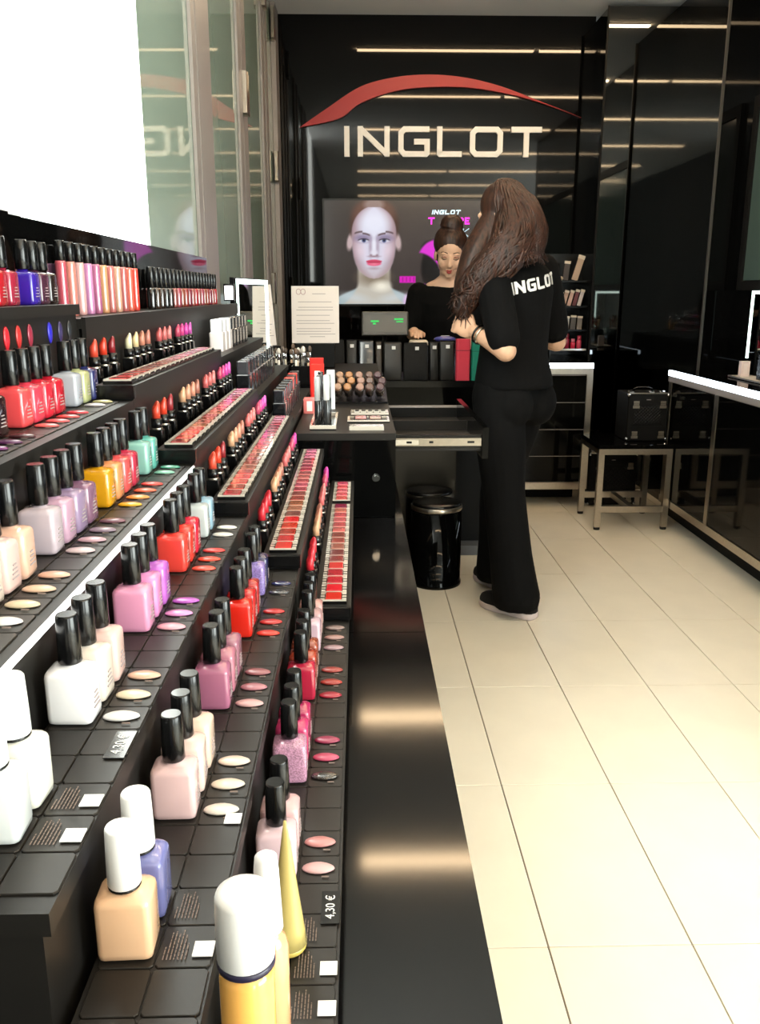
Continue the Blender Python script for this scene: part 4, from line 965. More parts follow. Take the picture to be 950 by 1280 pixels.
for q, (x, rgb, h, nm) in enumerate(((1.300, (196, 60, 84), .07, 'rose'), (1.340, (90, 40, 50), .06, 'dark wine'), (1.378, (150, 30, 60), .10, 'deep red'), (1.418, (226, 50, 84), .066, 'hot pink'), (1.458, (214, 70, 96), .085, 'pink'))):
    t = empty('nail_jar', (x, 5.79, 0.8855 + L[0] + 0.0085)); link('jar', MB().lathe([(.013, 0), (.016, .002), (.016, h * .6), (.012, h * .68)], 16), M_OBJG, t, color=rgb)
    link('lid', MB().lathe([(.012, h * .682), (.013, h * .7), (.0125, h), (.01, h + .001)], 16), M_OBJG, t, color=[(200, 190, 190), (40, 30, 32), (120, 24, 44), (226, 120, 140), (190, 60, 84)][q])
    tag(t, '%s jar on the lowest shelf of the brush rack' % nm, 'jar', 'jars on the brush rack')

# ================================================================== STOOL
stl = empty('stool', (1.525, 4.86, 0))
SX0, SX1, SY0, SY1 = -0.205, 0.205, -0.20, 0.20
for sx in (SX0, SX1 - 0.032):
    for sy in (SY0, SY1 - 0.032):
        lg_ = link('leg', MB().box(sx, sx + 0.032, sy, sy + 0.032, 0.016, 0.4298), M_STEEL, stl)
        link('foot', MB().lathe([(0.017, 0.0), (0.018, 0.002), (0.018, 0.0155)], 14, (sx + .016, sy + .016)), M_RUBBER, lg_)
link('apron', MB().box(SX0, SX1, SY0, SY0 + 0.032, 0.430, 0.462).box(SX0, SX1, SY1 - 0.032, SY1, 0.430, 0.462).box(SX0, SX0 + .032, SY0 + .032, SY1 - .032, 0.430, 0.462).box(SX1 - .032, SX1, SY0 + .032, SY1 - .032, 0.430, 0.462), M_STEEL, stl)
for sy in (SY0 + .004, SY1 - 0.028): link('stretcher', MB().box(SX0 + .0322, SX1 - .0322, sy, sy + .024, 0.100, 0.136), M_STEEL, stl)
link('stretcher', MB().box(-0.016, 0.016, SY0 + .0285, SY1 - .0285, 0.102, 0.134), M_STEEL, stl)
link('seat', MB().cbox(SX0 - .004, SX1 + .004, SY0 - .004, SY1 + .004, 0.4625, 0.486, 0.004), M_GLOSS2, stl)
tag(stl, 'square steel-framed stool with a black glossy seat', 'stool')

def beauty_case(loc, w, d, h, rz, label, open_top=False):
    t = empty('beauty_case', loc, (0, 0, rz))
    bd = link('body', MB().cbox(-w / 2, w / 2, -d / 2, d / 2, 0.004, h, 0.006), M_BLACKM, t)
    qm = MB(); n = 9
    x0, x1, z0, z1 = -w / 2 + .03, w / 2 - .03, h * .34, h * .74; s = (x1 - x0) / n
    for i in range(-n, n + 1):
        for sg in (1, -1):
            pts = []
            for u in np.linspace(0, 1, 9):
                x = (x0 if sg > 0 else x1) + sg * (i * s + u * (z1 - z0)); 
                if x0 <= x <= x1: pts.append((x, -d / 2 - .0012, z0 + u * (z1 - z0)))
            if len(pts) > 1: qm.tube(pts, 0.0016, 4)
    link('quilting', qm, M_BLACKP, bd)
    for z in (h * .30, h * .78): link('seam', MB().box(-w / 2 + .01, w / 2 - .01, -d / 2 - .0015, -d / 2 - .0003, z, z + .003), M_BLACKM, bd)
    for sx in (-1, 1):
        for sz in (0.012, h - 0.006): link('corner', MB().ell((sx * (w / 2 - .004), -d / 2 + .004, sz), (.010, .010, .010), 10, 6), M_CHROME, t)
    for sx in (-.30, .36):
        for z in (h * .70, h * .06):
            lt = link('latch', MB().box(w * sx - .018, w * sx + .018, -d / 2 - .007, -d / 2 - .0016, z, z + .014), M_STEEL, t)
            link('clasp', MB().box(w * sx - .015, w * sx + .015, -d / 2 - .008, -d / 2 - .0016, z + .017, z + .023).box(w * sx - .015, w * sx + .015, -d / 2 - .008, -d / 2 - .0016, z + .026, z + .040), M_STEEL, lt)
    hd = MB().tube([(-.055, 0, h + .002), (-.05, 0, h + .018), (-.03, 0, h + .026), (.03, 0, h + .026), (.05, 0, h + .018), (.055, 0, h + .002)], .006, 8)
    link('handle', hd, M_BLACKP, t)
    link('top_trim', MB().box(-w / 2 + .006, w / 2 - .006, -d / 2 - .002, -d / 2 + .010, h + .0003, h + .006), M_STEEL, t)
    for sx in (-.9, .2, .8): link('buckle', MB().cbox(sx * w * .45 - .016, sx * w * .45 + .016, -d / 2 + .02, -d / 2 + .04, h + .0003, h + .014, .003), M_CHROME, t)
    link('nameplate', MB().box(-.012, .012, -d / 2 - .0018, -d / 2 - .0003, h * .87, h * .87 + .004), M_ALU, t)
    tag(t, label, 'case', 'black beauty cases')
beauty_case((1.612, 4.885, 0.4864), 0.228, 0.22, 0.265, 0.0, 'black quilted beauty case with steel latches standing on the stool')
beauty_case((1.578, 5.36, 0.0), 0.30, 0.24, 0.33, 0.0, 'black beauty case standing on the floor behind the stool')

# ================================================================== RIGHT COUNTER
rc = empty('lit_counter', (1.9, 3.2, 0))
def RC(name, b, m, p=None): return link(name, MB().box(b[0] - 1.9, b[1] - 1.9, b[2] - 3.2, b[3] - 3.2, b[4], b[5]), m, p or rc)
FX = 1.738; RY0, RY1 = 1.6, 4.84
RC('carcass', (FX + .014, 2.078, RY0, RY1, 0.17, 0.835), M_RISER)
RC('toe_kick', (1.85, 2.078, RY0, RY1 + 0.2, 0.0, 0.169), M_BLACKM)
RC('top_panel', (FX + .014, 2.078, RY0, RY1, 0.8352, 0.876), M_GLOSS2)
RC('light_strip', (FX - .004, FX + .0135, RY0, RY1, 0.848, 0.876), M_LED)
RC('top_rail', (FX - .002, FX + .012, RY0, RY1, 0.815, 0.8478), M_ALU)
RC('bottom_rail', (FX - .003, FX + .012, RY0, RY1, 0.125, 0.165), M_STEEL)
posts = [4.80, 4.16, 3.50, 2.60, 1.70]
for y in posts: RC('post', (FX - .004, FX + .0118, y - .02, y + .02, 0.1652, 0.8148), M_STEEL)
for a, b in zip(posts[1:], posts[:-1]):
    RC('door', (FX - .001, FX + .0116, a + .022, b - .022, 0.172, 0.812), M_GLOSS2)
RC('end_panel', (FX + .0125, 2.075, RY1 + .0002, RY1 + .006, 0.17, 0.835), M_GLOSS2)
RC('door_handle', (FX - .012, FX - .0012, 4.72, 4.74, 0.74, 0.755), M_CHROME); RC('door_handle', (FX - .012, FX - .0012, 4.60, 4.62, 0.74, 0.755), M_CHROME)
tag(rc, 'long black counter with a glowing white edge along the right wall', 'counter')
RT = 0.8763
lm = led_mirror('lit_mirror', (2.052, 4.16, RT), math.radians(-90), 0.86, 0.345, 'mirror with a glowing border on the right counter', stand=0.085)
carton('white_box', 1.945, 4.36, RT + 0.0105, 0.045, 0.03, 0.075, (226, 206, 200), 'small pale pink box on the silver tray of the right counter', flap=(232, 216, 210))
tr = tray('makeup_tray', 1.90, 2.02, 3.70, 4.44, RT, 0.010, M_STEEL, 'flat silver makeup tray on the right counter', 'tray')
link('liner', MB().box(-0.052, 0.052, -0.36, 0.36, 0.0032, 0.0092), M_OBJ, tr, color=(200, 190, 180))
t = empty('brush_block', (1.97, 4.05, RT + 0.0105)); link('block', MB().cbox(-.035, .035, -.15, .15, 0, .12, .004), M_BLACKP, t); tag(t, 'black brush block on the silver tray by the right mirror', 'holder')
for q in range(9):
    y = 3.93 + 0.03 * q; hc = [(206, 176, 130), (180, 130, 90), (150, 40, 36), (220, 200, 170)][q % 4]
    tt = empty('makeup_brush', (1.965 + 0.012 * (q % 2), y, RT + 0.1309), (random.uniform(-.35, .1), random.uniform(-.2, .2), 0)); h = .07 + .02 * (q % 3)
    link('handle', MB().lathe([(.004, 0), (.005, h * .5), (.004, h * .7)], 10), M_OBJG, tt, color=hc); link('bristles', MB().lathe([(.0042, h * .702), (.009, h * .8), (.008, h * .92), (.003, h)], 10), M_OBJ, tt, color=(90, 66, 50))
    tag(tt, '%s makeup brush, %s in the block by the right mirror' % (['straw', 'brown', 'red', 'cream'][q % 4], ORD[q]), 'brush', 'brushes by the right mirror')
# ================================================================== PEOPLE
from mathutils.bvhtree import BVHTree
M_SKIN = mat('skin', (216, 172, 142), rough=0.5, noise=0.03, nscale=20)
M_SKIN2 = mat('skin_cashier', (222, 180, 152), rough=0.5, noise=0.03, nscale=20)
M_TEE = mat('black_cotton', (8, 8, 9), rough=0.9, spec=0.15, noise=0.15, nscale=15, bump=0.5, bscale=9)
M_TROUSER = mat('black_trouser', (7, 7, 8), rough=0.85, spec=0.15, noise=0.15, nscale=15, bump=0.6, bscale=9)
M_SHOE = mat('black_canvas', (14, 14, 15), rough=0.9)
M_SOLE = mat('pale_sole', (214, 200, 200), rough=0.6)
def hair_mat(name, c1, c2):
    m = bpy.data.materials.new(name); m.use_nodes = True; nt = m.node_tree; b = nt.nodes['Principled BSDF']
    tc = nt.nodes.new('ShaderNodeTexCoord'); mp = nt.nodes.new('ShaderNodeMapping'); mp.inputs['Scale'].default_value = (90, 90, 9)
    nz = nt.nodes.new('ShaderNodeTexNoise'); nz.inputs['Scale'].default_value = 1.2; nz.inputs['Detail'].default_value = 3
    cr = nt.nodes.new('ShaderNodeValToRGB'); cr.color_ramp.elements[0].color = lin(c1); cr.color_ramp.elements[1].color = lin(c2); cr.color_ramp.elements[0].position = .35; cr.color_ramp.elements[1].position = .68
    nt.links.new(tc.outputs['Object'], mp.inputs[0]); nt.links.new(mp.outputs[0], nz.inputs['Vector']); nt.links.new(nz.outputs['Fac'], cr.inputs[0]); nt.links.new(cr.outputs[0], b.inputs['Base Color'])
    b.inputs['Roughness'].default_value = 0.42; b.inputs['Specular IOR Level'].default_value = 0.4
    return m
M_HAIR = hair_mat('long_brown_hair', (24, 12, 8), (70, 40, 28)); M_HAIR2 = hair_mat('dark_brown_hair', (26, 14, 10), (70, 42, 30))

def fuse(mb, name, voxel, smooth=3):
    me = mb.mesh('tmp'); o = bpy.data.objects.new('tmp', me); COL.objects.link(o)
    r = o.modifiers.new('r', 'REMESH'); r.mode = 'VOXEL'; r.voxel_size = voxel
    if smooth: s = o.modifiers.new('s', 'SMOOTH'); s.factor = 0.5; s.iterations = smooth
    dg = bpy.context.evaluated_depsgraph_get(); out = bpy.data.meshes.new_from_object(o.evaluated_get(dg)); out.name = name
    bpy.data.objects.remove(o); out.polygons.foreach_set('use_smooth', [True] * len(out.polygons)); return out
def loft(mb, secs, f, n=28):
    """secs: (x, y, z, half width across, half depth); f = facing direction"""
    f = Vector((f[0], f[1], 0)).normalized(); r = Vector((f.y, -f.x, 0)); R = []
    for x, y, z, a, b in secs:
        R.append([tuple(Vector((x, y, z)) + r * (a * math.cos(2 * math.pi * j / n)) + f * (b * math.sin(2 * math.pi * j / n))) for j in range(n)])
    return mb.rings(R, True)
def spline(P, n=6):
    P = [Vector(p) for p in P]; Q = [P[0]] + P + [P[-1]]; out = []
    for i in range(1, len(Q) - 2):
        for j in range(n):
            t = j / n; a, b, c, d = Q[i - 1], Q[i], Q[i + 1], Q[i + 2]
            out.append(0.5 * ((2 * b) + (c - a) * t + (2 * a - 5 * b + 4 * c - d) * t * t + (3 * b - a - 3 * c + d) * t ** 3))
    out.append(P[-1]); return out
def limb(mb, pts, rad, n=14, sub=5):
    P = spline(pts, sub); m = len(P); k = len(rad) - 1
    rr = []
    for i in range(m):
        u = i / (m - 1) * k; a = int(min(u, k - 1e-6)); rr.append(rad[a] + (rad[min(a + 1, k)] - rad[a]) * (u - a))
    mb.tube(P, rr, n); 
    mb.ell(P[0], (rr[0],) * 3, 12, 8); mb.ell(P[-1], (rr[-1],) * 3, 12, 8)
    return mb
def head(mb, M, eyes=True):
    s = len(mb.v)
    E = mb.ell
    E((0, .012, .035), (.075, .093, .085), 24, 16); E((0, -.018, -.02), (.062, .070, .090), 24, 16); E((0, -.034, -.072), (.044, .044, .036)); E((0, -.058, -.095), (.022, .020, .018))
    mb.tube([(0, -.084, .012), (0, -.094, -.012), (0, -.105, -.034)], [.007, .009, .012], 10); E((0, -.103, -.036), (.012, .012, .010))
    for sx in (-1, 1):
        E((sx * .010, -.095, -.039), (.008, .010, .007)); E((sx * .036, -.056, -.030), (.027, .028, .030)); E((sx * .031, -.073, .002), (.016, .010, .010)); E((sx * .074, .008, -.012), (.009, .018, .030))
        E((sx * .028, -.076, .020), (.022, .010, .008))
    E((0, -.088, -.062), (.021, .010, .006)); E((0, -.087, -.071), (.018, .010, .006))
    mb.xf(M, s)
def hand(mb, wrist, dirv, palm_n, side, curl=0.6, length=0.17):
    """five fingers on a palm: dirv = wrist to knuckles, palm_n = out of the palm, side = towards the thumb"""
    d = Vector(dirv).normalized(); nn = Vector(palm_n); nn = (nn - d * nn.dot(d)).normalized(); s = d.cross(nn); s = s if s.dot(Vector(side)) > 0 else -s
    w = Vector(wrist); L = length
    Rm = Matrix((s, d, nn)).transposed()
    mb.ell(w + d * (L * .27), (L * .235, L * .30, L * .085), 16, 10, Rm)
    for q, (o, ln) in enumerate(((.17, .40), (.06, .45), (-.055, .42), (-.165, .33))):
        p = w + d * (L * .48) + s * (L * o); a = 0.25; pts = [p]
        for k in range(3):
            a += curl * (.75 + .2 * k); p = p + (d * math.cos(a) + nn * math.sin(a)) * (L * ln * (.42, .33, .25)[k]); pts.append(p)
        mb.tube(pts, [L * .052, L * .05, L * .045, L * .036], 10); mb.ell(pts[-1], (L * .036,) * 3, 8, 6)
    p = w + d * (L * .14) + s * (L * .17); q1 = p + (s * .65 + d * .6 + nn * .35).normalized() * L * .2; q2 = q1 + (d * .85 + nn * .45 - s * .1).normalized() * L * .17
    mb.tube([p, q1, q2], [L * .07, L * .058, L * .042], 10); mb.ell(q2, (L * .042,) * 3, 8, 6)
def place(o, parent): o.parent = parent; return o
def shift(me, v): me.transform(Matrix.Translation(-Vector(v))); return me

# ---------------------------------------------------------- shop assistant seen from behind
wp = Vector((0.64, 3.54, 0)); wom = empty('person', wp)
f = Vector((-0.643, 0.766, 0)); r = Vector((0.766, 0.643, 0))
C = Vector((0.632, 3.55, 0)); HP = Vector((0.624, 3.525, 0))
def at(c, u, v, z): q = c + r * u + f * v; return (q.x, q.y, z)
LSH = at(C, -.160, .0, 1.385); LEL = (0.555, 3.300, 1.085); LWR = (0.452, 3.400, 1.150)
RSH = at(C, .160, .0, 1.385); REL = (0.842, 3.725, 1.095); RWR = (0.66, 3.88, 1.13)
LHIP, LKN, LAN = at(HP, -.088, 0, .90), (0.592, 3.435, .50), (0.640, 3.365, .085)
RHIP, RKN, RAN = at(HP, .088, 0, .90), (0.606, 3.655, .50), (0.610, 3.705, .085)
torso = [(*at(HP, 0, 0, .84)[:3], .150, .105), (*at(HP, 0, 0, .94)[:3], .158, .108), (*at(HP, 0, 0, 1.06)[:3], .128, .092), (*at(C, 0, 0, 1.18)[:3], .140, .100), (*at(C, 0, .0, 1.30)[:3], .160, .105), (*at(C, 0, .0, 1.385)[:3], .150, .085), (*at(C, 0, .010, 1.43)[:3], .085, .065), (*at(C, 0, .02, 1.47)[:3], .055, .055)]
hf = Vector((-0.82, 0.57, 0)); HC = Vector(at(C, -.02, .075, 1.592))
ang = math.atan2(hf.x, -hf.y)   # local -y to hf
MH = Matrix.Translation(HC) @ Matrix.Rotation(math.atan2(hf.y, hf.x) + math.pi / 2, 4, 'Z') @ Matrix.Rotation(math.radians(12), 4, 'X')
b = MB(); loft(b, torso, f)
limb(b, [at(C, 0, .01, 1.41), (HC.x - hf.x * .02, HC.y - hf.y * .02, HC.z - .07)], [.056, .052]); head(b, MH)
limb(b, [LSH, LEL], [.052, .040]); limb(b, [LEL, LWR], [.042, .027]); limb(b, [RSH, REL], [.052, .040]); limb(b, [REL, RWR], [.042, .027])
hand(b, LWR, (-.72, .38, .28), (.35, .85, -.1), (0.2, .2, 1), .62, .165); hand(b, RWR, (-.9, .1, .15), (-.2, -.9, 0), (0, 0, 1), .6, .165)
limb(b, [LHIP, LKN, LAN], [.085, .058, .040]); limb(b, [RHIP, RKN, RAN], [.085, .058, .040])
for A_, t_ in ((LAN, (0.54, 3.47, .03)), (RAN, (0.56, 3.83, .03))): limb(b, [A_, (A_[0], A_[1], .045), t_], [.036, .036, .028])
link('body', shift(fuse(b, 'body', .0055, 3), wp), M_SKIN, wom)
# T-shirt
b = MB(); tee = [(*at(HP, 0, -.01, .925)[:3], .180, .142), (*at(HP, 0, -.008, .96)[:3], .178, .140), (*at(HP, 0, 0, 1.05)[:3], .160, .122), (*at(C, 0, 0, 1.12)[:3], .158, .118), (*at(C, 0, 0, 1.20)[:3], .164, .120), (*at(C, 0, 0, 1.30)[:3], .178, .122), (*at(C, 0, 0, 1.375)[:3], .170, .103), (*at(C, 0, .006, 1.42)[:3], .115, .082), (*at(C, 0, .012, 1.445)[:3], .075, .070)]
loft(b, tee, f)
def lerp(a, c, t): return tuple(a[i] + (c[i] - a[i]) * t for i in range(3))
limb(b, [LSH, lerp(LSH, LEL, .5), lerp(LSH, LEL, .86)], [.068, .068, .064]); limb(b, [RSH, lerp(RSH, REL, .5), lerp(RSH, REL, .82)], [.068, .066, .062])
tee_me = shift(fuse(b, 'tshirt', .007, 4), wp); tee_o = link('tshirt', tee_me, M_TEE, wom)
# trousers
b = MB()
loft(b, [(*at(HP, 0, 0, .80)[:3], .150, .10), (*at(HP, 0, -.004, .87)[:3], .172, .122), (*at(HP, 0, 0, .95)[:3], .166, .120), (*at(HP, 0, 0, 1.00)[:3], .155, .112)], f)
for s_ in (-1, 1): b.ell(at(HP, s_ * .075, -.062, .865), (.088, .088, .10))
limb(b, [LHIP, lerp(LHIP, LKN, .5), LKN, lerp(LKN, LAN, .6), (LAN[0] + .005, LAN[1] - .005, .075)], [.105, .102, .086, .088, .100], 18)
limb(b, [RHIP, lerp(RHIP, RKN, .5), RKN, lerp(RKN, RAN, .6), (RAN[0], RAN[1], .075)], [.103, .098, .078, .080, .088], 18)
b.v = [(x, y, max(z, .035)) for x, y, z in b.v]
link('trousers', shift(fuse(b, 'trousers', .008, 3), wp), M_TROUSER, wom)
# shoes
def shoe(heel, toe, nm):
    h = Vector((*heel, 0)); t = Vector((*toe, 0)); d = (t - h); L = d.length; d.normalize(); s = Vector((d.y, -d.x, 0))
    def outline(k, z0):
        pts = []
        for u, w in ((0, .0), (.02, .55), (.08, .82), (.25, .86), (.45, .84), (.65, 1.0), (.80, .96), (.92, .68), (.98, .35), (1.0, 0)): pts.append((u, w))
        full = pts + [(u, -w) for u, w in reversed(pts[1:-1])]
        return [tuple(h + d * (L * (.5 + (u - .5) * k)) + s * (w * .047 * k) + Vector((0, 0, z0))) for u, w in full]
    sole = MB().rings([outline(.97, .001), outline(1.0, .008), outline(1.0, .024), outline(.985, .028)], True)
    upper = MB(); R = [outline(.985, .0285)]
    for k, z in ((.98, .04), (.93, .055), (.80, .066), (.55, .075)):
        R.append([(x, y, z + (.018 if ((Vector((x, y, 0)) - h).dot(d) / L) < .35 else 0) * ((z - .0285) / .05)) for x, y, _ in outline(k, z)])
    upper.rings(R, True)
    for m_ in (sole, upper): m_.v = [tuple(Vector(v) - wp) for v in m_.v]
    so = link('shoe', upper, M_SHOE, wom); link('sole', sole, M_SOLE, so)
shoe((0.718, 3.300), (0.516, 3.495), 'near'); shoe((0.650, 3.655), (0.548, 3.865), 'far')
# bracelet
bp = Vector(lerp(LEL, LWR, .80)); bd = (Vector(LWR) - Vector(LEL)).normalized(); a_ = bd.orthogonal().normalized(); c_ = bd.cross(a_)
for q, (off, m_, rr) in enumerate(((0, M_STEEL, .0045), (.016, M_BLACKP, .004))):
    ring = [tuple(bp + bd * off + (a_ * math.cos(u) + c_ * math.sin(u)) * .034 - wp) for u in np.linspace(0, 2 * math.pi, 25)]
    link('bracelet', MB().tube(ring, rr, 8), m_, wom)
# lettering wrapped over the back of the shirt
bv = BVHTree.FromPolygons([v.co.copy() for v in tee_me.vertices], [tuple(p.vertices) for p in tee_me.polygons])
x = -.140; W_, G_, T_, Hh = .040, .012, .0090, .046
for ch in 'INGLOT':
    ww = T_ if ch == 'I' else W_
    mb = MB()
    for p, cl in letter_paths(ch, x, x + ww, 0, Hh, T_):
        pp = [Vector((q[0], q[1])) for q in p]; pp = pp + [pp[0]] if cl else pp; dense = []
        for i in range(len(pp) - 1):
            for j in range(5): dense.append(tuple(pp[i].lerp(pp[i + 1], j / 5)))
        if not cl: dense.append(tuple(pp[-1]))
        stroke(mb, dense, T_, 0, 1, cl)
    out = []
    for vx, vy, vz in mb.v:
        u = vx; z = 1.308 + vz + 0.17 * (vx + .02)
        o_ = Vector(at(C, u, -.5, z)) - wp; hit = bv.ray_cast(o_, f)[0]
        if hit is None: hit = Vector(at(C, u, -.05, z)) - wp
        out.append(tuple(hit - f * (.0055 if vy < .5 else .0008)))
    mb.v = out; link('shirt_letter', mb, M_PRINTW, wom)['label'] = 'white letter ' + ch
    x += ww + G_
# long wavy hair
b = MB()
S_ = MH @ Vector((0, 0.02, 0.04)); 
for c_, r_ in (((0, .018, .037), (.086, .098, .096)), ((0, .038, -.03), (.082, .070, .10))):
    b.ell(MH @ Vector(c_), r_, 20, 14, MH.to_3x3())
limb(b, [at(C, -.020, -.012, 1.60), at(C, -.02, -.055, 1.52), at(C, -.04, -.085, 1.455)], [.080, .080, .055])
limb(b, [at(C, -.04, -.03, 1.56), at(C, -.125, -.05, 1.44), at(C, -.215, .02, 1.33), at(C, -.255, .06, 1.23)], [.085, .080, .055, .030])
limb(b, [at(C, -.06, .08, 1.57), at(C, -.14, .09, 1.45), at(C, -.20, .09, 1.33), at(C, -.225, .105, 1.23)], [.055, .060, .048, .022])
core = b
base_me = fuse(b, 'hair', .008, 4)
hv = BVHTree.FromPolygons([v.co.copy() for v in base_me.vertices], [tuple(p.vertices) for p in base_me.polygons])
sb = MB(); rs = random.Random(11)
crown = MH @ Vector((0, .03, .14))
for q in range(150):
    u = rs.random()
    if u < .62: end = Vector(at(C, -.25 + rs.uniform(-.02, .045), .05 + rs.uniform(-.04, .07), rs.uniform(1.175, 1.30))); mid1 = Vector(at(C, rs.uniform(-.16, -.02), rs.uniform(-.13, .02), 1.53)); mid2 = Vector(at(C, rs.uniform(-.23, -.13), rs.uniform(-.09, .05), 1.41)); mid3 = Vector(at(C, -.225 + rs.uniform(-.03, .03), .02 + rs.uniform(-.05, .05), 1.31))
    else:
        eu = rs.uniform(-.12, .035); end = Vector(at(C, eu, -.130, 1.425 + rs.uniform(-.01, .03) + .12 * eu)); mid1 = Vector(at(C, rs.uniform(-.05, .10), rs.uniform(-.13, -.02), 1.60)); mid2 = Vector(at(C, rs.uniform(-.07, .07), -.13, 1.52)); mid3 = Vector(at(C, rs.uniform(-.10, .05), -.13, 1.475))
    pts = []
    for p in spline([crown + Vector((rs.uniform(-.02, .02), rs.uniform(-.02, .02), 0)), mid1, mid2, mid3, end], 6):
        n_ = hv.find_nearest(p)
        if n_[0] is not None: p = n_[0] + n_[1] * .002
        pts.append(p + Vector((math.sin(p.z * 55 + q) * .006, math.cos(p.z * 60 + q) * .006, 0)) * max(0, min(1, (1.5 - p.z) * 4)))
    k_ = len(pts); pts.append(end + Vector((rs.uniform(-.015, .015), rs.uniform(-.015, .015), -.02)))
    rad_ = [.0035 + .0035 * math.sin(math.pi * min(1, (i + 1) / k_)) for i in range(k_)] + [.001]
    sb.tube(pts, rad_, 6)
hm = MB(); hm.v = [tuple(v.co) for v in base_me.vertices]; hm.f = [tuple(p.vertices) for p in base_me.polygons]; hm.sm = [True] * len(hm.f)
n0 = len(hm.v); hm.add(sb.v, sb.f, True)
hm.v = [tuple(Vector(v) - wp) for v in hm.v]
link('hair', hm, M_HAIR, wom)
tag(wom, 'person with long brown hair in a black shop T-shirt, seen from behind', 'person')

# ---------------------------------------------------------- cashier behind the desk, looking down
cp_ = Vector((0.485, 4.78, 0)); clk = empty('person', cp_)
f = Vector((-0.05, -1, 0)).normalized(); r = Vector((f.y, -f.x, 0)); C = Vector((0.490, 4.80, 0))   # r = the cashier's right (image left)
MHc = Matrix.Translation((0.482, 4.735, 1.492)) @ Matrix.Rotation(math.radians(-3), 4, 'Z') @ Matrix.Rotation(math.radians(3), 4, 'Y') @ Matrix.Rotation(math.radians(16), 4, 'X')
b = MB()
loft(b, [(*at(C, 0, 0, .80)[:3], .155, .11), (*at(C, 0, 0, .92)[:3], .145, .10), (*at(C, 0, 0, 1.02)[:3], .128, .09), (*at(C, 0, 0, 1.14)[:3], .145, .10), (*at(C, 0, 0, 1.24)[:3], .160, .10), (*at(C, 0, 0, 1.305)[:3], .150, .08), (*at(C, 0, .008, 1.345)[:3], .122, .066), (*at(C, 0, .012, 1.365)[:3], .080, .056), (*at(C, 0, .015, 1.385)[:3], .055, .052)], f)
limb(b, [at(C, 0, .01, 1.33), (0.484, 4.765, 1.43)], [.054, .050]); head(b, MHc)
RS, RE, RW_ = at(C, .165, 0, 1.29), (0.268, 4.77, 1.05), (0.288, 4.565, 1.098); LS, LE, LW_ = at(C, -.165, 0, 1.29), (0.710, 4.76, 1.03), (0.560, 4.56, 1.04)
for s1, e1, w1 in ((RS, RE, RW_), (LS, LE, LW_)): limb(b, [s1, e1], [.050, .040]); limb(b, [e1, w1], [.041, .027])
hand(b, RW_, (.03, -1, .10), (0, -.2, -1), (1, 0, 0), .20, .155); hand(b, LW_, (-.8, -.5, 0), (-.2, -.3, -.8), (0, -1, .2), .5, .16)
for s_ in (-1, 1): limb(b, [at(C, s_ * .085, 0, .84), at(C, s_ * .09, 0, .47), at(C, s_ * .09, -.01, .07)], [.085, .055, .038]); limb(b, [at(C, s_ * .09, -.01, .06), at(C, s_ * .10, .15, .03)], [.036, .028])
bme = fuse(b, 'body', .0042, 2); shift(bme, cp_); link('body', bme, M_SKIN2, clk)
bvc = BVHTree.FromPolygons([v.co.copy() for v in bme.vertices], [tuple(p.vertices) for p in bme.polygons])
b = MB()
loft(b, [(*at(C, 0, 0, .86)[:3], .170, .125), (*at(C, 0, 0, .95)[:3], .158, .114), (*at(C, 0, 0, 1.04)[:3], .145, .106), (*at(C, 0, .005, 1.15)[:3], .160, .122), (*at(C, 0, .003, 1.24)[:3], .172, .115), (*at(C, 0, 0, 1.305)[:3], .165, .092), (*at(C, 0, 0, 1.338)[:3], .128, .072)], f)
for s1, e1, w1 in ((RS, RE, RW_), (LS, LE, LW_)): limb(b, [s1, lerp(s1, e1, .5), e1], [.062, .058, .055]); limb(b, [e1, lerp(e1, w1, .55)], [.054, .046])
b.v = [(x, y, min(z, 1.352 - 0.022 * max(0, 1 - ((x - .49) / .11) ** 2))) for x, y, z in b.v]
link('top', shift(fuse(b, 'top', .007, 3), cp_), M_TEE, clk)
b = MB(); loft(b, [(*at(C, 0, 0, .76)[:3], .15, .105), (*at(C, 0, 0, .90)[:3], .165, .118), (*at(C, 0, 0, .98)[:3], .140, .102)], f)
for s_ in (-1, 1): limb(b, [at(C, s_ * .085, 0, .82), at(C, s_ * .09, 0, .47), at(C, s_ * .09, -.01, .075)], [.098, .072, .062])
link('trousers', shift(fuse(b, 'trousers', .010, 2), cp_), M_TROUSER, clk)
for s_ in (-1, 1):
    p0 = Vector(at(C, s_ * .09, -.06, 0)) - cp_; p1 = Vector(at(C, s_ * .105, .19, 0)) - cp_
    sh = MB().ell((p0 + p1) / 2 + Vector((0, 0, .035)), (.046, .135, .0345), 16, 10); link('shoe', sh, M_SHOE, clk)
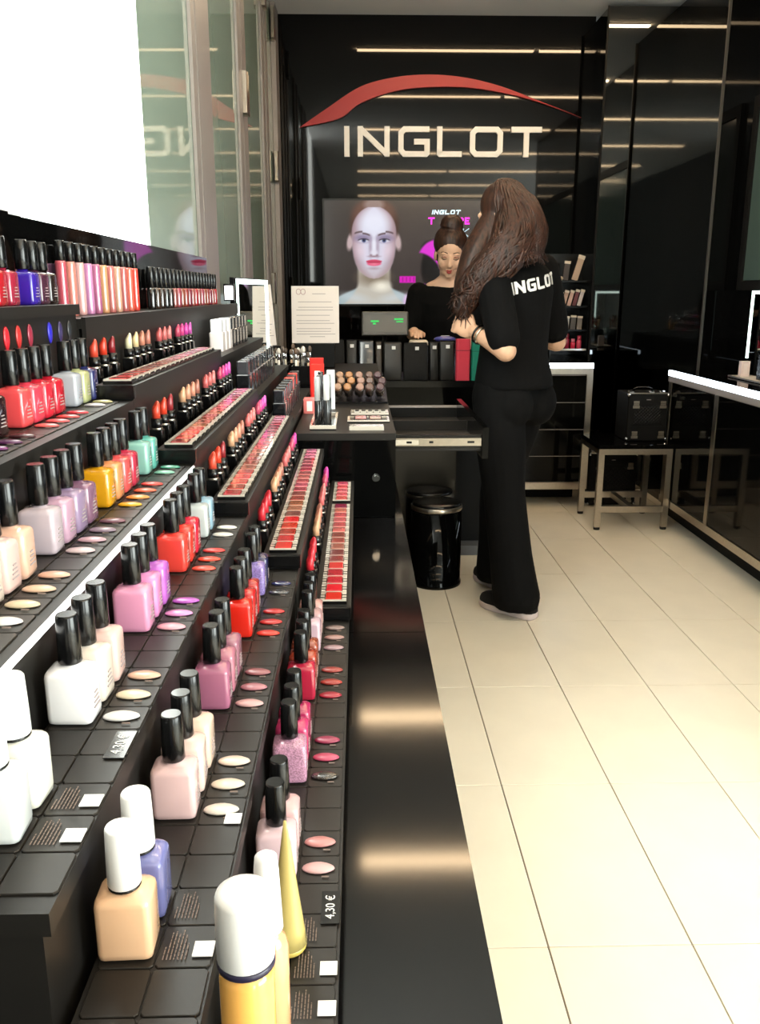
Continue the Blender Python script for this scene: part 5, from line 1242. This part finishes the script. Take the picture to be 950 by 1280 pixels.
# hair with a top bun
b = MB(); E3 = MHc.to_3x3()
b.ell(MHc @ Vector((0, .026, .056)), (.090, .100, .090), 24, 16, E3); b.ell(MHc @ Vector((0, .03, .0)), (.080, .080, .075), 20, 12, E3)
b.ell(MHc @ Vector((0, .03, .150)), (.060, .057, .048), 20, 12, E3)
for q in range(26):
    a = 2 * math.pi * q / 26; ca_, sa_ = math.cos(a), math.sin(a)
    P_ = [(.083 * ca_, .024 + .094 * sa_, .062), (.077 * ca_, .026 + .086 * sa_, .092), (.055 * ca_, .028 + .06 * sa_, .118), (.034 * ca_, .03 + .036 * sa_, .130)]
    if sa_ < -.2: P_ = P_[1:]
    b.tube([MHc @ Vector(p) for p in P_], [.006, .007, .007, .006][-len(P_):], 7)
for q in range(3):
    pts = [MHc @ Vector(((.050 - .009 * q) * math.cos(a + q), .03 + (.048 - .009 * q) * math.sin(a + q), .140 + .017 * q + .006 * math.sin(a * 2 + q))) for a in np.linspace(0, 6.2, 20)]; b.tube(pts, .013, 8)
link('hair', shift(fuse(b, 'hair', .0045, 2), cp_), M_HAIR2, clk)
# face details follow the face surface
def on_face(x, z, off=.0012):
    o_ = MHc @ Vector((x, -.25, z)) - cp_; d_ = MHc.to_3x3() @ Vector((0, 1, 0)); h = bvc.ray_cast(o_, d_)
    p = h[0] if h[0] is not None else o_ + d_ * .16
    return p - d_ * off
def strip(name, pts, rad, m_): link(name, MB().tube([on_face(*p) for p in pts], rad, 8), m_, clk)
M_LASH = mat('lash', (30, 18, 16), rough=.6); M_BROW = mat('brow', (64, 42, 34), rough=.8); M_LIP = mat('lip_red', (176, 30, 38), rough=.35); M_LID = mat('eyelid', (168, 118, 100), rough=.5)
for s_ in (-1, 1):
    strip('eyebrow', [(s_ * .014, .0235), (s_ * .026, .0275), (s_ * .038, .0275), (s_ * .049, .0215)], [.0022, .0028, .0024, .0012], M_BROW)
    strip('eyelid', [(s_ * .018, .0035), (s_ * .030, .0060), (s_ * .044, .0030)], [.0025, .0045, .0025], M_LID)
    strip('eyelashes', [(s_ * .016, -.0030), (s_ * .024, -.0065), (s_ * .033, -.0075), (s_ * .042, -.0055), (s_ * .048, -.0015)], [.0010, .0019, .0022, .0020, .0010], M_LASH)
    strip('nostril', [(s_ * .006, -.0445), (s_ * .010, -.044)], [.0018, .0016], M_LID)
strip('upper_lip', [(-.021, -.0650), (-.010, -.0615), (0, -.0625), (.010, -.0615), (.021, -.0650)], [.0012, .0036, .0032, .0036, .0012], M_LIP)
strip('lower_lip', [(-.018, -.0675), (-.008, -.0712), (0, -.0720), (.008, -.0712), (.018, -.0675)], [.0012, .0040, .0044, .0040, .0012], M_LIP)
link('name_badge', MB().box(-.022, .022, -.004, 0, -.024, .024), M_TAG, clk, (0.548 - cp_.x, 4.668 - cp_.y, 1.235), (math.radians(-8), 0, .15))
tag(clk, 'person with dark hair in a top bun and black top, looking down behind the desk', 'person')
